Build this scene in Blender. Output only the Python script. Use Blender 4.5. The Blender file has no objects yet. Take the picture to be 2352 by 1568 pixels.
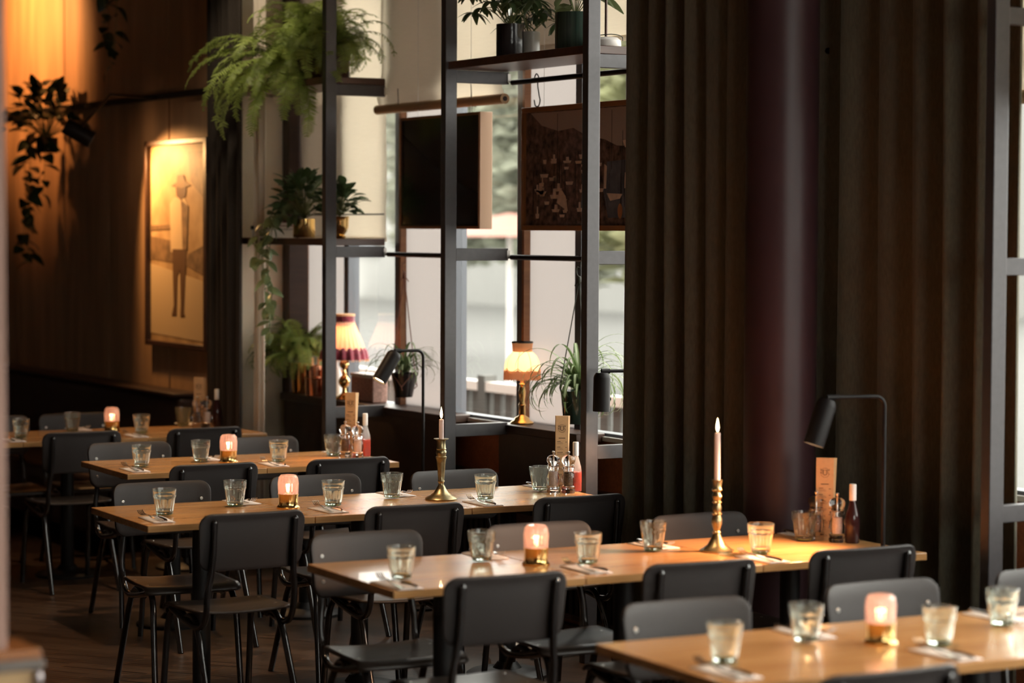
import bpy, bmesh, math, random
from math import sin, cos, pi, radians, sqrt
from mathutils import Vector, Matrix
random.seed(7)
S = bpy.context.scene
COL = S.collection

# ------------------------------------------------------------------ camera
yaw, roll, pitch = radians(30.15), radians(.26), math.atan(254/5553.)
F = Vector((sin(yaw)*cos(pitch), cos(yaw)*cos(pitch), -sin(pitch)))
R0 = Vector((cos(yaw), -sin(yaw), 0)); U0 = R0.cross(F)
R = R0*cos(roll)+U0*sin(roll); U = U0*cos(roll)-R0*sin(roll)
cd = bpy.data.cameras.new('camera'); cam = bpy.data.objects.new('camera', cd); COL.objects.link(cam)
cam.matrix_world = Matrix(((R.x, U.x, -F.x, 0), (R.y, U.y, -F.y, 0), (R.z, U.z, -F.z, 1.84), (0, 0, 0, 1)))
cd.sensor_width = 36; cd.lens = 85; cd.clip_start = .1; cd.clip_end = 300
cd.dof.use_dof = True; cd.dof.focus_distance = 9.95; cd.dof.aperture_fstop = 2.0
S.camera = cam
# ------------------------------------------------------------------ world, exposure
W = bpy.data.worlds.new('world'); S.world = W; W.use_nodes = True
bg = W.node_tree.nodes['Background']; bg.inputs[0].default_value = (1, .955, .89, 1); bg.inputs[1].default_value = 5.5
S.view_settings.view_transform = 'Standard'; S.view_settings.look = 'None'
S.view_settings.exposure = 0.7; S.view_settings.gamma = 1; S.view_settings.use_curve_mapping = False

# ------------------------------------------------------------------ materials
MATS = {}
def mat(name, col, rough=.5, metal=0., spec=.5, trans=0., ior=1.45, emit=None, es=0., var=0., scale=20., bump=0., stretch=(1, 1, 1), coat=0., sheen=0., col2=None, translucent=0., rot=0.):
    m = bpy.data.materials.new(name); m.use_nodes = True; nt = m.node_tree; N = nt.nodes; L = nt.links
    b = N['Principled BSDF']; b.inputs['Base Color'].default_value = (*col, 1)
    b.inputs['Roughness'].default_value = rough; b.inputs['Metallic'].default_value = metal
    b.inputs['Specular IOR Level'].default_value = spec; b.inputs['Transmission Weight'].default_value = trans
    b.inputs['IOR'].default_value = ior; b.inputs['Coat Weight'].default_value = coat
    if sheen: b.inputs['Sheen Weight'].default_value = sheen
    if emit: b.inputs['Emission Color'].default_value = (*emit, 1); b.inputs['Emission Strength'].default_value = es
    fac = None
    if var or bump or col2:
        tc = N.new('ShaderNodeTexCoord'); mp = N.new('ShaderNodeMapping'); mp.inputs['Scale'].default_value = stretch
        mp.inputs['Rotation'].default_value = (0, 0, rot)
        nz = N.new('ShaderNodeTexNoise'); nz.inputs['Scale'].default_value = scale; nz.inputs['Detail'].default_value = 5
        L.new(tc.outputs['Object'], mp.inputs[0]); L.new(mp.outputs[0], nz.inputs[0]); fac = nz.outputs[0]
        if var or col2:
            mx = N.new('ShaderNodeMix'); mx.data_type = 'RGBA'
            c2 = col2 if col2 else tuple(max(0, c*(1-var)) for c in col)
            c1 = col if col2 else tuple(min(1, c*(1+var)) for c in col)
            rp = N.new('ShaderNodeMapRange'); rp.inputs[1].default_value = .3; rp.inputs[2].default_value = .7
            L.new(fac, rp.inputs[0]); L.new(rp.outputs[0], mx.inputs[0])
            mx.inputs[6].default_value = (*c1, 1); mx.inputs[7].default_value = (*c2, 1)
            L.new(mx.outputs[2], b.inputs['Base Color'])
        if bump:
            bp = N.new('ShaderNodeBump'); bp.inputs['Strength'].default_value = bump; bp.inputs['Distance'].default_value = .002
            L.new(fac, bp.inputs['Height']); L.new(bp.outputs[0], b.inputs['Normal'])
    if translucent:
        tr = N.new('ShaderNodeBsdfTranslucent'); tr.inputs[0].default_value = (*col, 1)
        ms = N.new('ShaderNodeMixShader'); ms.inputs[0].default_value = translucent
        L.new(b.outputs[0], ms.inputs[1]); L.new(tr.outputs[0], ms.inputs[2]); L.new(ms.outputs[0], N['Material Output'].inputs[0])
    MATS[name] = m; return m
def wood(name, c1, c2, rough=.4, coat=0., rot=0., seam=None):
    """oak-like board: long grain along local x with wavy bands"""
    m = bpy.data.materials.new(name); m.use_nodes = True; nt = m.node_tree; N = nt.nodes; L = nt.links
    b = N['Principled BSDF']; b.inputs['Roughness'].default_value = rough; b.inputs['Coat Weight'].default_value = coat
    tc = N.new('ShaderNodeTexCoord'); mp = N.new('ShaderNodeMapping'); mp.inputs['Scale'].default_value = (1.2, 22, 22); mp.inputs['Rotation'].default_value = (0, 0, rot)
    nz = N.new('ShaderNodeTexNoise'); nz.inputs['Scale'].default_value = 3; nz.inputs['Detail'].default_value = 8; nz.inputs['Roughness'].default_value = .6
    mp2 = N.new('ShaderNodeMapping'); mp2.inputs['Scale'].default_value = (.6, 5, 5); mp2.inputs['Rotation'].default_value = (0, 0, rot)
    n2 = N.new('ShaderNodeTexNoise'); n2.inputs['Scale'].default_value = 2; n2.inputs['Detail'].default_value = 3
    L.new(tc.outputs['Object'], mp.inputs[0]); L.new(mp.outputs[0], nz.inputs[0]); L.new(tc.outputs['Object'], mp2.inputs[0]); L.new(mp2.outputs[0], n2.inputs[0])
    ad = N.new('ShaderNodeMath'); ad.operation = 'ADD'; L.new(nz.outputs[0], ad.inputs[0]); L.new(n2.outputs[0], ad.inputs[1])
    rp = N.new('ShaderNodeMapRange'); rp.inputs[1].default_value = .75; rp.inputs[2].default_value = 1.25; L.new(ad.outputs[0], rp.inputs[0])
    mx = N.new('ShaderNodeMix'); mx.data_type = 'RGBA'; mx.inputs[6].default_value = (*c1, 1); mx.inputs[7].default_value = (*c2, 1)
    L.new(rp.outputs[0], mx.inputs[0]); L.new(mx.outputs[2], b.inputs['Base Color'])
    bp = N.new('ShaderNodeBump'); bp.inputs['Strength'].default_value = .15; bp.inputs['Distance'].default_value = .001
    L.new(nz.outputs[0], bp.inputs['Height']); L.new(bp.outputs[0], b.inputs['Normal'])
    MATS[name] = m; return m
def pane_mat(name, tint, gloss=.12):
    m = bpy.data.materials.new(name); m.use_nodes = True; nt = m.node_tree; N = nt.nodes; L = nt.links
    N.remove(N['Principled BSDF'])
    t = N.new('ShaderNodeBsdfTransparent'); t.inputs[0].default_value = (*tint, 1)
    g = N.new('ShaderNodeBsdfGlossy'); g.inputs['Roughness'].default_value = .02
    fr = N.new('ShaderNodeFresnel'); fr.inputs[0].default_value = 1.45
    mx = N.new('ShaderNodeMixShader'); ge = N.new('ShaderNodeNewGeometry'); mu = N.new('ShaderNodeMath'); mu.operation = 'SUBTRACT'; mu.use_clamp = True
    L.new(fr.outputs[0], mu.inputs[0]); L.new(ge.outputs['Backfacing'], mu.inputs[1]); L.new(mu.outputs[0], mx.inputs[0]); L.new(t.outputs[0], mx.inputs[1]); L.new(g.outputs[0], mx.inputs[2])
    L.new(mx.outputs[0], N['Material Output'].inputs[0]); MATS[name] = m; return m

oak = wood('oak', (.62, .34, .14), (.42, .20, .07), .23, .2)
oak_edge = wood('oak_edge', (.50, .26, .10), (.32, .15, .055), .45)
darkwood = wood('dark_wood', (.06, .028, .016), (.035, .015, .009), .4, rot=pi/2)
shelfwood = wood('shelf_wood', (.12, .055, .035), (.07, .03, .02), .35, rot=pi/2)
redwood = wood('red_wood', (.52, .17, .07), (.34, .10, .04), .4, rot=pi/2)
framewood = wood('frame_wood', (.33, .14, .055), (.22, .09, .035), .4)
blackplastic = mat('black_grained_plastic', (.027, .022, .021), .42, spec=.5, bump=.35, scale=900)
seatwood = mat('worn_black_seat', (.045, .034, .027), .33, var=.35, scale=9, stretch=(1, 4, 1), spec=.5)
blacktube = mat('black_lacquered_tube', (.012, .010, .010), .2, spec=.8, coat=.5)
rivet = mat('steel_rivet', (.6, .58, .55), .3, 1)
steel = mat('grey_painted_steel', (.085, .080, .084), .38, .3, var=.06, scale=40)
blacksteel = mat('black_steel', (.010, .008, .008), .5, 0, spec=.3)
castiron = mat('cast_iron', (.012, .011, .011), .5)
cutlery = mat('polished_cutlery', (.62, .58, .54), .18, 1)
paper = mat('napkin_paper', (.80, .74, .70), .85, var=.04, scale=60, bump=.2)
tumbler = mat('tumbler_glass', (.95, 1, .94), .0, trans=1, ior=1.45, translucent=.03)
greenbase = mat('green_glass_base', (.45, .80, .50), .02, trans=1, ior=1.48)
crystal = mat('pink_crystal', (1, .86, .83), .06, trans=.95, ior=1.45, translucent=.16)
clearac = mat('clear_acrylic', (1, .98, .97), .0, trans=1, ior=1.4)
brass = mat('polished_brass', (.80, .52, .20), .14, 1, var=.1, scale=30)
agedbrass = mat('aged_brass', (.36, .29, .16), .36, 1, var=.3, scale=40)
copper = mat('copper', (.75, .36, .22), .2, 1, var=.12, scale=25)
wax = mat('pink_wax', (.86, .66, .60), .5, spec=.4)
flame = mat('candle_flame', (1, .6, .3), .5, emit=(1, .72, .36), es=9)
flamebig = mat('tealight_flame', (1, .5, .2), .5, emit=(1, .5, .26), es=5)
wick = mat('wick', (.02, .015, .01), .9)
kraft = mat('kraft_card', (.58, .34, .16), .7, var=.05, scale=80)
ink = mat('dark_ink', (.09, .05, .03), .8)
peppercorn = mat('peppercorns', (.03, .018, .012), .7, var=.9, scale=160, bump=1, col2=(.25, .17, .11))
saltgrain = mat('salt_grains', (.80, .70, .64), .8, var=.15, scale=200, bump=.6)
ketchup = mat('red_sauce', (.75, .07, .03), .25, spec=.6)
whitecap = mat('white_cap', (.85, .82, .78), .4)
darkbottle = mat('dark_sauce', (.035, .012, .012), .1)
bottleglass = mat('bottle_glass', (.97, .98, .97), .0, trans=1, ior=1.3, translucent=.3)
leafdark = mat('leaf_dark', (.08, .13, .055), .32, var=.35, scale=12, translucent=.25)
leafmid = mat('leaf_mid', (.17, .22, .10), .4, var=.35, scale=12, translucent=.35)
leaffern = mat('fern_leaf', (.30, .38, .09), .5, var=.35, scale=7, translucent=.45)
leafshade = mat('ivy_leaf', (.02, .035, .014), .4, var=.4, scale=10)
leafpale = mat('spider_leaf', (.20, .27, .12), .4, var=.2, scale=6, translucent=.4)
leafstripe = mat('spider_leaf_stripe', (.62, .68, .45), .45, translucent=.4)
stem = mat('green_stem', (.16, .18, .06), .5)
soil = mat('soil', (.03, .02, .014), .95, bump=1, scale=200)
blackpot = mat('black_glazed_pot', (.016, .011, .011), .16, bump=.4, scale=60)
greypot = mat('grey_glazed_pot', (.30, .28, .25), .3)
greenpot = mat('dark_green_glazed_pot', (.035, .06, .045), .08, var=.4, scale=14, stretch=(6, 6, .2), coat=.5)
leather = mat('brown_leather', (.20, .07, .04), .5)
rope = mat('dark_rope', (.04, .04, .03), .8)
burgundy = mat('burgundy_velvet', (.22, .012, .030), .8, var=.4, scale=60, bump=.5, sheen=.5)
shadepink = mat('pleated_silk', (.96, .62, .42), .7, translucent=.55, emit=(1, .55, .32), es=.32)
shadecream = mat('cream_panel', (.98, .90, .75), .7, translucent=.5, emit=(1, .80, .52), es=.28)
fringe = mat('orange_fringe', (.82, .50, .28), .8, translucent=.3, emit=(1, .42, .18), es=.10, bump=.6, scale=150)
linen = mat('green_brown_linen', (.11, .098, .066), .85, var=.18, scale=120, stretch=(1, 1, .3), bump=.4, sheen=.15, translucent=.10)
linendark = mat('dark_linen', (.028, .020, .014), .9, var=.2, scale=100)
sheer = mat('cream_lining', (.78, .70, .60), .9, translucent=.4)
blind = mat('natural_blind_cloth', (.84, .78, .69), .9, var=.05, scale=30, stretch=(1, .3, 8), bump=.3, translucent=.50)
bamboo = mat('bamboo_bar', (.55, .36, .20), .5)
frost = mat('frosted_panel', (.52, .50, .485), .8, translucent=.7)
mullion = mat('blue_grey_mullion', (.10, .105, .12), .4, .2)
creampaint = mat('cream_reveal_plaster', (.80, .70, .54), .8, var=.06, scale=6)
colpaint = mat('aubergine_paint', (.050, .022, .026), .42, spec=.5, var=.1, scale=3)
muralwall = mat('rusty_panel', (.40, .24, .13), .65, var=.25, scale=2.2, stretch=(1, 2.5, .4))
wallpaint = mat('dark_wall_paint', (.20, .15, .13), .7)
ceilingpaint = mat('dark_ceiling_paint', (.30, .25, .22), .8)
sepia = mat('sepia_print', (.52, .34, .17), .6, col2=(.30, .18, .08), scale=5)
sepialight = mat('sepia_light', (.55, .40, .23), .6)
sepiadark = mat('sepia_dark', (.11, .055, .025), .6)
sepiamid = mat('sepia_mid', (.20, .12, .06), .6, var=.4, scale=18)
artsky = mat('print_sky', (.55, .42, .36), .25, var=.08, scale=4)
artdark = mat('print_dark', (.045, .028, .024), .25, col2=(.34, .20, .15), scale=30)
artlight = mat('print_light', (.80, .60, .48), .3, var=.2, scale=30)
artwater = mat('print_water', (.17, .17, .20), .2, var=.3, scale=14)
artorange = mat('print_orange', (.5, .19, .06), .3)
artblack = mat('dark_print', (.016, .010, .009), .3, col2=(.035, .02, .012), scale=3)
redbook = mat('red_book', (.45, .02, .03), .6)
darkbook = mat('dark_book', (.03, .02, .02), .6)
whiteenamel = mat('white_enamel', (.75, .70, .66), .35)
wicker = mat('pink_woven', (.52, .30, .24), .7, var=.3, scale=90, bump=.8)
plaster = mat('pinkish_plaster', (.42, .26, .21), .8, var=.15, scale=3)
counterface = mat('beige_counter_face', (.55, .36, .18), .6, var=.15, scale=5)
countertop = wood('counter_top_wood', (.42, .16, .05), (.28, .10, .03), .35)
counteredge = mat('grey_edge', (.17, .14, .12), .5)
pavement = mat('pale_terrace', (.060, .059, .055), .8, var=.08, scale=3)
paleconc = mat('pale_concrete', (.10, .097, .09), .8, var=.08, scale=3)
palebuild = mat('pale_facade', (.15, .148, .14), .8, var=.04, scale=1)
treegreen = mat('pale_tree', (.20, .21, .16), .7, var=.3, scale=6, translucent=.3)
treeyellow = mat('yellow_tree', (.25, .255, .14), .7, var=.2, scale=6, translucent=.3)
parasolred = mat('coral_cloth', (.28, .13, .10), .7)
pane = pane_mat('window_glass', (.93, .95, .94))
leatherdark = mat('dark_bench_leather', (.030, .016, .012), .4)
cable = mat('white_cable', (.7, .66, .6), .5)
def floor_mat():
    m = bpy.data.materials.new('dark_parquet'); m.use_nodes = True; nt = m.node_tree; N = nt.nodes; L = nt.links
    b = N['Principled BSDF']
    tc = N.new('ShaderNodeTexCoord'); mp = N.new('ShaderNodeMapping'); mp.inputs['Rotation'].default_value = (0, 0, radians(53)); 
    br = N.new('ShaderNodeTexBrick'); br.inputs['Scale'].default_value = 1; br.inputs['Brick Width'].default_value = .42; br.inputs['Row Height'].default_value = .036; br.inputs['Mortar Size'].default_value = .0022; br.inputs['Mortar Smooth'].default_value = .3; br.inputs['Bias'].default_value = -.2
    br.inputs['Color1'].default_value = (.022, .015, .011, 1); br.inputs['Color2'].default_value = (.10, .068, .048, 1); br.inputs['Mortar'].default_value = (.30, .13, .055, 1)
    L.new(tc.outputs['Object'], mp.inputs[0]); L.new(mp.outputs[0], br.inputs[0])
    n2 = N.new('ShaderNodeTexNoise'); n2.inputs['Scale'].default_value = 1.7; n2.inputs['Detail'].default_value = 6; L.new(tc.outputs['Object'], n2.inputs[0])
    mx = N.new('ShaderNodeMix'); mx.data_type = 'RGBA'; mx.blend_type = 'MULTIPLY'; mx.inputs[0].default_value = .8
    L.new(br.outputs[0], mx.inputs[6]); L.new(n2.outputs[0], mx.inputs[7]); L.new(mx.outputs[2], b.inputs['Base Color'])
    rp = N.new('ShaderNodeMapRange'); rp.inputs[3].default_value = .22; rp.inputs[4].default_value = .45; L.new(n2.outputs[0], rp.inputs[0]); L.new(rp.outputs[0], b.inputs['Roughness'])
    return m
parquet = floor_mat()

# ------------------------------------------------------------------ mesh helpers
class MB:
    def __init__(s): s.v = []; s.f = []
    def add(s, vs, fs, M=None):
        o = len(s.v)
        s.v += [tuple(M @ Vector(v)) if M else tuple(v) for v in vs]; s.f += [tuple(i+o for i in f) for f in fs]; return s
    def box(s, x0, x1, y0, y1, z0, z1, M=None):
        vs = [(x, y, z) for x in (x0, x1) for y in (y0, y1) for z in (z0, z1)]
        return s.add(vs, [(0, 1, 3, 2), (4, 6, 7, 5), (0, 4, 5, 1), (2, 3, 7, 6), (0, 2, 6, 4), (1, 5, 7, 3)], M)
    def lathe(s, prof, n=32, M=None, flute=None):
        vs = []; fs = []; k = len(prof)
        for i in range(n):
            a = 2*pi*i/n
            for j, (r, z) in enumerate(prof):
                rr = r*(flute(a, z) if flute else 1); vs.append((rr*cos(a), rr*sin(a), z))
        for i in range(n):
            for j in range(k-1):
                a, b, c, d = i*k+j, ((i+1) % n)*k+j, ((i+1) % n)*k+j+1, i*k+j+1
                fs.append((a, b, c, d))
        if prof[0][0] > 1e-5: fs.append(tuple(reversed([i*k for i in range(n)])))
        if prof[-1][0] > 1e-5: fs.append(tuple(i*k+k-1 for i in range(n)))
        return s.add(vs, fs, M)
    def tube(s, pts, r, n=10, M=None, closed=False):
        P = [Vector(p) for p in pts]; m = len(P); vs = []; fs = []; rs = r if isinstance(r, (list, tuple)) else [r]*m
        T0 = (P[1]-P[0]).normalized(); up = Vector((0, 0, 1)) if abs(T0.z) < .9 else Vector((1, 0, 0)); nrm = (up-T0*up.dot(T0)).normalized()
        for i in range(m):
            a = P[i-1] if i > 0 else P[0]; b = P[i+1] if i < m-1 else P[-1]; T = (b-a).normalized()
            nrm = (nrm-T*nrm.dot(T)).normalized(); bi = T.cross(nrm)
            for j in range(n):
                q = 2*pi*j/n; vs.append(P[i]+(nrm*cos(q)+bi*sin(q))*rs[i])
        for i in range(m-1):
            for j in range(n): fs.append((i*n+j, i*n+(j+1) % n, (i+1)*n+(j+1) % n, (i+1)*n+j))
        fs.append(tuple(reversed(range(n)))); fs.append(tuple((m-1)*n+j for j in range(n)))
        return s.add(vs, fs, M)
    def grid(s, fn, nu, nv, M=None):
        vs = [fn(i/nu, j/nv) for i in range(nu+1) for j in range(nv+1)]
        fs = [(i*(nv+1)+j, (i+1)*(nv+1)+j, (i+1)*(nv+1)+j+1, i*(nv+1)+j+1) for i in range(nu) for j in range(nv)]
        return s.add(vs, fs, M)
    def prism(s, poly, d0, d1, axis, M=None):
        """polygon in the two other axes, extruded along axis 0/1/2"""
        def pt(p, d):
            if axis == 0: return (d, p[0], p[1])
            if axis == 1: return (p[0], d, p[1])
            return (p[0], p[1], d)
        n = len(poly); vs = [pt(p, d0) for p in poly]+[pt(p, d1) for p in poly]
        fs = [tuple(range(n)), tuple(reversed(range(n, 2*n)))]+[(i, i+n, (i+1) % n+n, (i+1) % n) for i in range(n)]
        return s.add(vs, fs, M)
    def build(s, name, m, parent=None, smooth=True, bevel=0, solid=0, angle=40, loc=None, subsurf=0):
        me = bpy.data.meshes.new(name); me.from_pydata(s.v, [], s.f); me.materials.append(m)
        b = bmesh.new(); b.from_mesh(me); bmesh.ops.recalc_face_normals(b, faces=b.faces); b.to_mesh(me); b.free()
        if smooth:
            for p in me.polygons: p.use_smooth = True
            me.set_sharp_from_angle(angle=radians(angle))
        o = bpy.data.objects.new(name, me); COL.objects.link(o)
        if parent: o.parent = parent
        if loc: o.location = loc
        if solid: q = o.modifiers.new('solid', 'SOLIDIFY'); q.thickness = solid; q.offset = 0
        if bevel: q = o.modifiers.new('bevel', 'BEVEL'); q.width = bevel; q.segments = 2; q.limit_method = 'ANGLE'; q.angle_limit = radians(50)
        if subsurf: q = o.modifiers.new('sub', 'SUBSURF'); q.levels = q.render_levels = subsurf
        return o
def bez(pts, n=8):
    """smooth path through points (Catmull-Rom)"""
    P = [Vector(p) for p in pts]; P = [P[0]*2-P[1]]+P+[P[-1]*2-P[-2]]; out = []
    for i in range(1, len(P)-2):
        for k in range(n):
            t = k/n; a, b, c, d = P[i-1], P[i], P[i+1], P[i+2]
            out.append(.5*((2*b)+(c-a)*t+(2*a-5*b+4*c-d)*t*t+(3*b-a-3*c+d)*t*t*t))
    out.append(P[-2]); return out
def RZ(a, loc=(0, 0, 0)): return Matrix.Translation(loc) @ Matrix.Rotation(a, 4, 'Z')
def aim(p, d):
    """matrix whose local -z looks along d at p"""
    d = Vector(d).normalized(); return Matrix.Translation(p) @ d.to_track_quat('-Z', 'Y').to_matrix().to_4x4()
def empty(name, loc=(0, 0, 0), rz=0):
    o = bpy.data.objects.new(name, None); COL.objects.link(o); o.location = loc; o.rotation_euler = (0, 0, rz); o.empty_display_size = .05; return o
def tag(o, label, cat, group=None, kind=None):
    o['label'] = label; o['category'] = cat
    if group: o['group'] = group
    if kind: o['kind'] = kind
    return o
def struct(o, label=None):
    o['kind'] = 'structure'
    if label: o['label'] = label
    return o
def copy_tree(o, parent=None):
    c = o.copy(); COL.objects.link(c)
    if parent: c.parent = parent
    for ch in list(o.children): copy_tree(ch, c)
    return c
def text_mesh(txt, size, m, parent, M, name='lettering', align='CENTER', extr=.0003):
    cu = bpy.data.curves.new(name, 'FONT'); cu.body = txt; cu.size = size; cu.align_x = align; cu.align_y = 'CENTER'; cu.extrude = extr; cu.resolution_u = 2
    t = bpy.data.objects.new('t', cu); COL.objects.link(t)
    dg = bpy.context.evaluated_depsgraph_get(); me = bpy.data.meshes.new_from_object(t.evaluated_get(dg))
    bpy.data.objects.remove(t); me.name = name; me.materials.clear(); me.materials.append(m); me.transform(M)
    o = bpy.data.objects.new(name, me); COL.objects.link(o); o.parent = parent; return o
def light(kind, name, loc, power, col, parent=None, d=None, size=.05, spot=60, blend=.3):
    l = bpy.data.lights.new(name, kind); l.energy = power; l.color = col
    if kind == 'AREA': l.size = size
    else: l.shadow_soft_size = size
    if kind == 'SPOT': l.spot_size = radians(spot); l.spot_blend = blend
    o = bpy.data.objects.new(name, l); COL.objects.link(o); o.location = loc
    if d: o.rotation_euler = Vector(d).to_track_quat('-Z', 'Y').to_euler()
    if parent: o.parent = parent
    return o
WARM = (1, .50, .24)
XP, XW = 5.405, 5.90
YEND = 12.65            # far end of the window bay
TH = .7475

# ================================================================== SETTING
struct(MB().box(-3.6, 6.1, -4.1, 19.1, -.1, 0).build('floor', parquet, smooth=False))
struct(MB().box(-3.6, 6.1, -4.1, 19.1, 3.6, 3.7).build('ceiling', ceilingpaint, smooth=False))
struct(MB().box(-3.6, -3.5, -4.1, 19.1, 0, 3.6).build('wall_left', wallpaint, smooth=False))
struct(MB().box(-3.5, 6.1, -4.1, -4, 0, .95).box(-3.5, 6.1, -4.1, -4, 3.1, 3.6).box(-3.5, 1.2, -4.1, -4, .95, 3.1).box(5.4, 6.1, -4.1, -4, .95, 3.1).build('wall_back', wallpaint, smooth=False))
f = struct(MB().box(1.2, 5.4, -4.09, -4.02, .95, 1.0).box(1.2, 5.4, -4.09, -4.02, 3.05, 3.1).box(2.58, 2.64, -4.09, -4.02, 1.0, 3.05).box(3.98, 4.04, -4.09, -4.02, 1.0, 3.05).build('window_30', mullion, smooth=False))  # unseen window behind the camera, added for fill light and glass highlights
MB().box(1.2, 5.4, -4.06, -4.054, 1.0, 3.05).build('glass_pane', pane, f, smooth=False)
struct(MB().box(-3.5, 6.1, 19, 19.1, 0, 3.6).build('wall_far', wallpaint, smooth=False))
# the rusty panelled wall with vertical joints
w = struct(MB().box(5.47, 6.1, YEND, 19, 0, 3.6).build('wall_right', wallpaint, smooth=False), 'rusty brown panelled wall with vertical joints')
for a, b in ((12.66, 13.425), (13.445, 14.425), (14.45, 15.235), (15.25, 16.2), (16.215, 17.3), (17.315, 18.98)):
    MB().box(5.45, 5.47, a, b, .02, 3.58).build('wall_panel', muralwall, w, bevel=.003)
struct(MB().box(5.46, 5.9, YEND-.05, YEND, 0, 3.6).build('wall_end', creampaint, smooth=False), 'cream plaster return at the end of the window bay')
struct(MB().box(5.92, 6.1, -4, YEND, 0, .88).build('wall_sill', redwood, smooth=False), 'reddish wood panelling under the windows')
struct(MB().box(5.92, 6.1, -4, YEND, 3.35, 3.6).build('wall_lintel', wallpaint, smooth=False))
MUL = [12.60, 12.01, 11.40, 10.79, 10.115, 9.58, 8.97, 8.36, 7.75, 7.1, 6.5, 5.7, 4.9, 4.1, 3.3, 2.5, 1.7, .9, .1, -.7, -1.5, -2.3, -3.1, -3.95]
FROST = {0, 2, 4}
for i in range(len(MUL)-1):
    y1, y0 = MUL[i], MUL[i+1]
    fr = MB()
    fr.box(5.90, 5.97, y1-.055, y1, .88, 3.35).box(5.90, 5.97, y0-.001, y1, .88, .92).box(5.90, 5.97, y0, y1, 3.30, 3.35)
    f = struct(fr.build('window_%d' % (i+1), mullion, bevel=.003))
    if i in FROST:
        MB().box(5.935, 5.945, y0, y1-.055, .92, 3.3).build('frosted_panel', frost, f, smooth=False)
        MB().box(5.895, 5.93, y1-.078, y1-.058, .90, 3.3).build('wooden_trim', framewood, f)
    else:
        MB().box(5.935, 5.941, y0, y1-.055, .92, 3.3).build('glass_pane', pane, f, smooth=False)
struct(MB().box(5.80, 5.92, YEND-.14, YEND-.05, .9, 3.3).build('trim_1', darkwood, bevel=.004))
struct(MB().box(5.88, 5.905, -3.9, 12.5, .885, .905).build('trim_2', whiteenamel), 'pale strip along the foot of the windows')
# slatted radiator grille below the panelling
g = empty('radiator_grille', (5.87, 9.4, 0)); tag(g, 'dark slatted radiator grille low under the windows', 'grille')
sl = MB()
for k in range(96):
    y = -2.3+k*.056; sl.box(-.02, .0, y, y+.03, .06, .62)
sl.build('slats', blacksteel, g, smooth=False); MB().box(.0, .045, -2.4, 3.15, .03, .65).build('backing', darkwood, g, smooth=False)
# window ledges
def ledge(name, y0, y1, label):
    e = empty(name, (5.82, (y0+y1)/2, .88)); tag(e, label, 'ledge'); h = (y1-y0)/2
    MB().box(-.08, .075, -h, h, 0, .04).build('board', darkwood, e, bevel=.004)
    MB().box(-.06, -.035, -h+.01, h-.01, -.45, 0).build('apron', darkwood, e, bevel=.003)
    return e
ledge('window_ledge', 10.56, 12.50, 'long dark wooden window ledge under the red fringed lamp and copper pots')
ledge('window_ledge', 9.30, 10.05, 'short dark wooden window ledge carrying the small cream lamp')
# round aubergine column
struct(MB().lathe([(.135, 0), (.135, 3.6)], 64, Matrix.Translation((5.40, 7.30, 0))).build('wall_column', colpaint), 'round aubergine painted column between the curtains')

# ================================================================== OUTSIDE
struct(MB().box(6.1, 60, -30, 60, -.12, -.02).build('floor_terrace', pavement, smooth=False), 'pale terrace outside')
def fence(name, x, y0, y1, h, label):
    e = empty(name, (x, y0, -.02)); tag(e, label, 'fence')
    b = MB()
    n = int((y1-y0)/.14)
    for k in range(n): b.box(-.015, .015, k*.14, k*.14+.085, .03, h-.05)
    b.build('pickets', paleconc, e, smooth=False); MB().box(-.04, .04, 0, y1-y0, h-.06, h).build('top_rail', whiteenamel, e)
    for k in range(int((y1-y0)/2.2)+1): MB().box(-.045, .045, k*2.2-.045, k*2.2+.045, 0, h+.04).build('post', paleconc, e)
fence('terrace_fence', 7.6, 9.0, 24.0, .90, 'pale picket fence outside the left windows')
fence('terrace_fence', 8.4, 2.0, 8.6, 1.0, 'pale picket fence outside the right-hand window')
def building(x, y, w, d, h, label, floors=4):
    e = empty('apartment_building', (x, y, -.1)); tag(e, label, 'building')
    MB().box(0, d, 0, w, 0, h).build('wall', palebuild, e, smooth=False)
    for fl in range(floors):
        for k in range(int(w/3)):
            z = 1.2+fl*3; wn = MB().box(-.05, .02, .9+k*3, 2.1+k*3, z, z+1.5).build('window', paleconc, e, smooth=False)
            MB().box(-.07, -.05, 1.0+k*3, 2.0+k*3, z+.1, z+1.4).build('pane', mullion, wn, smooth=False)
building(30, 40, 24, 8, 9, 'pale building seen hazily beyond the windows')
building(33, 66, 20, 8, 7, 'lower pale building far off to the left outside', 3)
def tree(x, y, h, r, m, label, n=2600, sd=1):
    rd = random.Random(sd); e = empty('tree', (x, y, -.02)); tag(e, label, 'tree', 'trees outside the windows')
    MB().tube([(0, 0, 0), (.05, 0, h*.4), (0, .05, h*.7)], [.12, .09, .05], 8).build('trunk', darkbook, e)
    b = MB()
    for k in range(n):
        while 1:
            p = Vector((rd.uniform(-1, 1), rd.uniform(-1, 1), rd.uniform(-1, 1)))
            if p.length < 1: break
        c = Vector((p.x*r, p.y*r, h*.68+p.z*h*.42)); s_ = rd.uniform(.1, .22)
        M = Matrix.Translation(c) @ Matrix.Rotation(rd.uniform(0, 6.3), 4, 'Z') @ Matrix.Rotation(rd.uniform(-1.2, 1.2), 4, 'X')
        b.add([(-s_, 0, 0), (0, -s_*.5, .02), (s_, 0, 0), (0, s_*.5, .02)], [(0, 1, 2, 3)], M)
    b.build('foliage', m, e, smooth=False)
tree(15.0, 24.5, 4.2, 1.2, treegreen, 'soft pale green tree outside behind the cream lamp', sd=3)
tree(17, 31, 4.6, 1.5, treegreen, 'hazy green tree far outside the left windows', sd=4)
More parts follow.
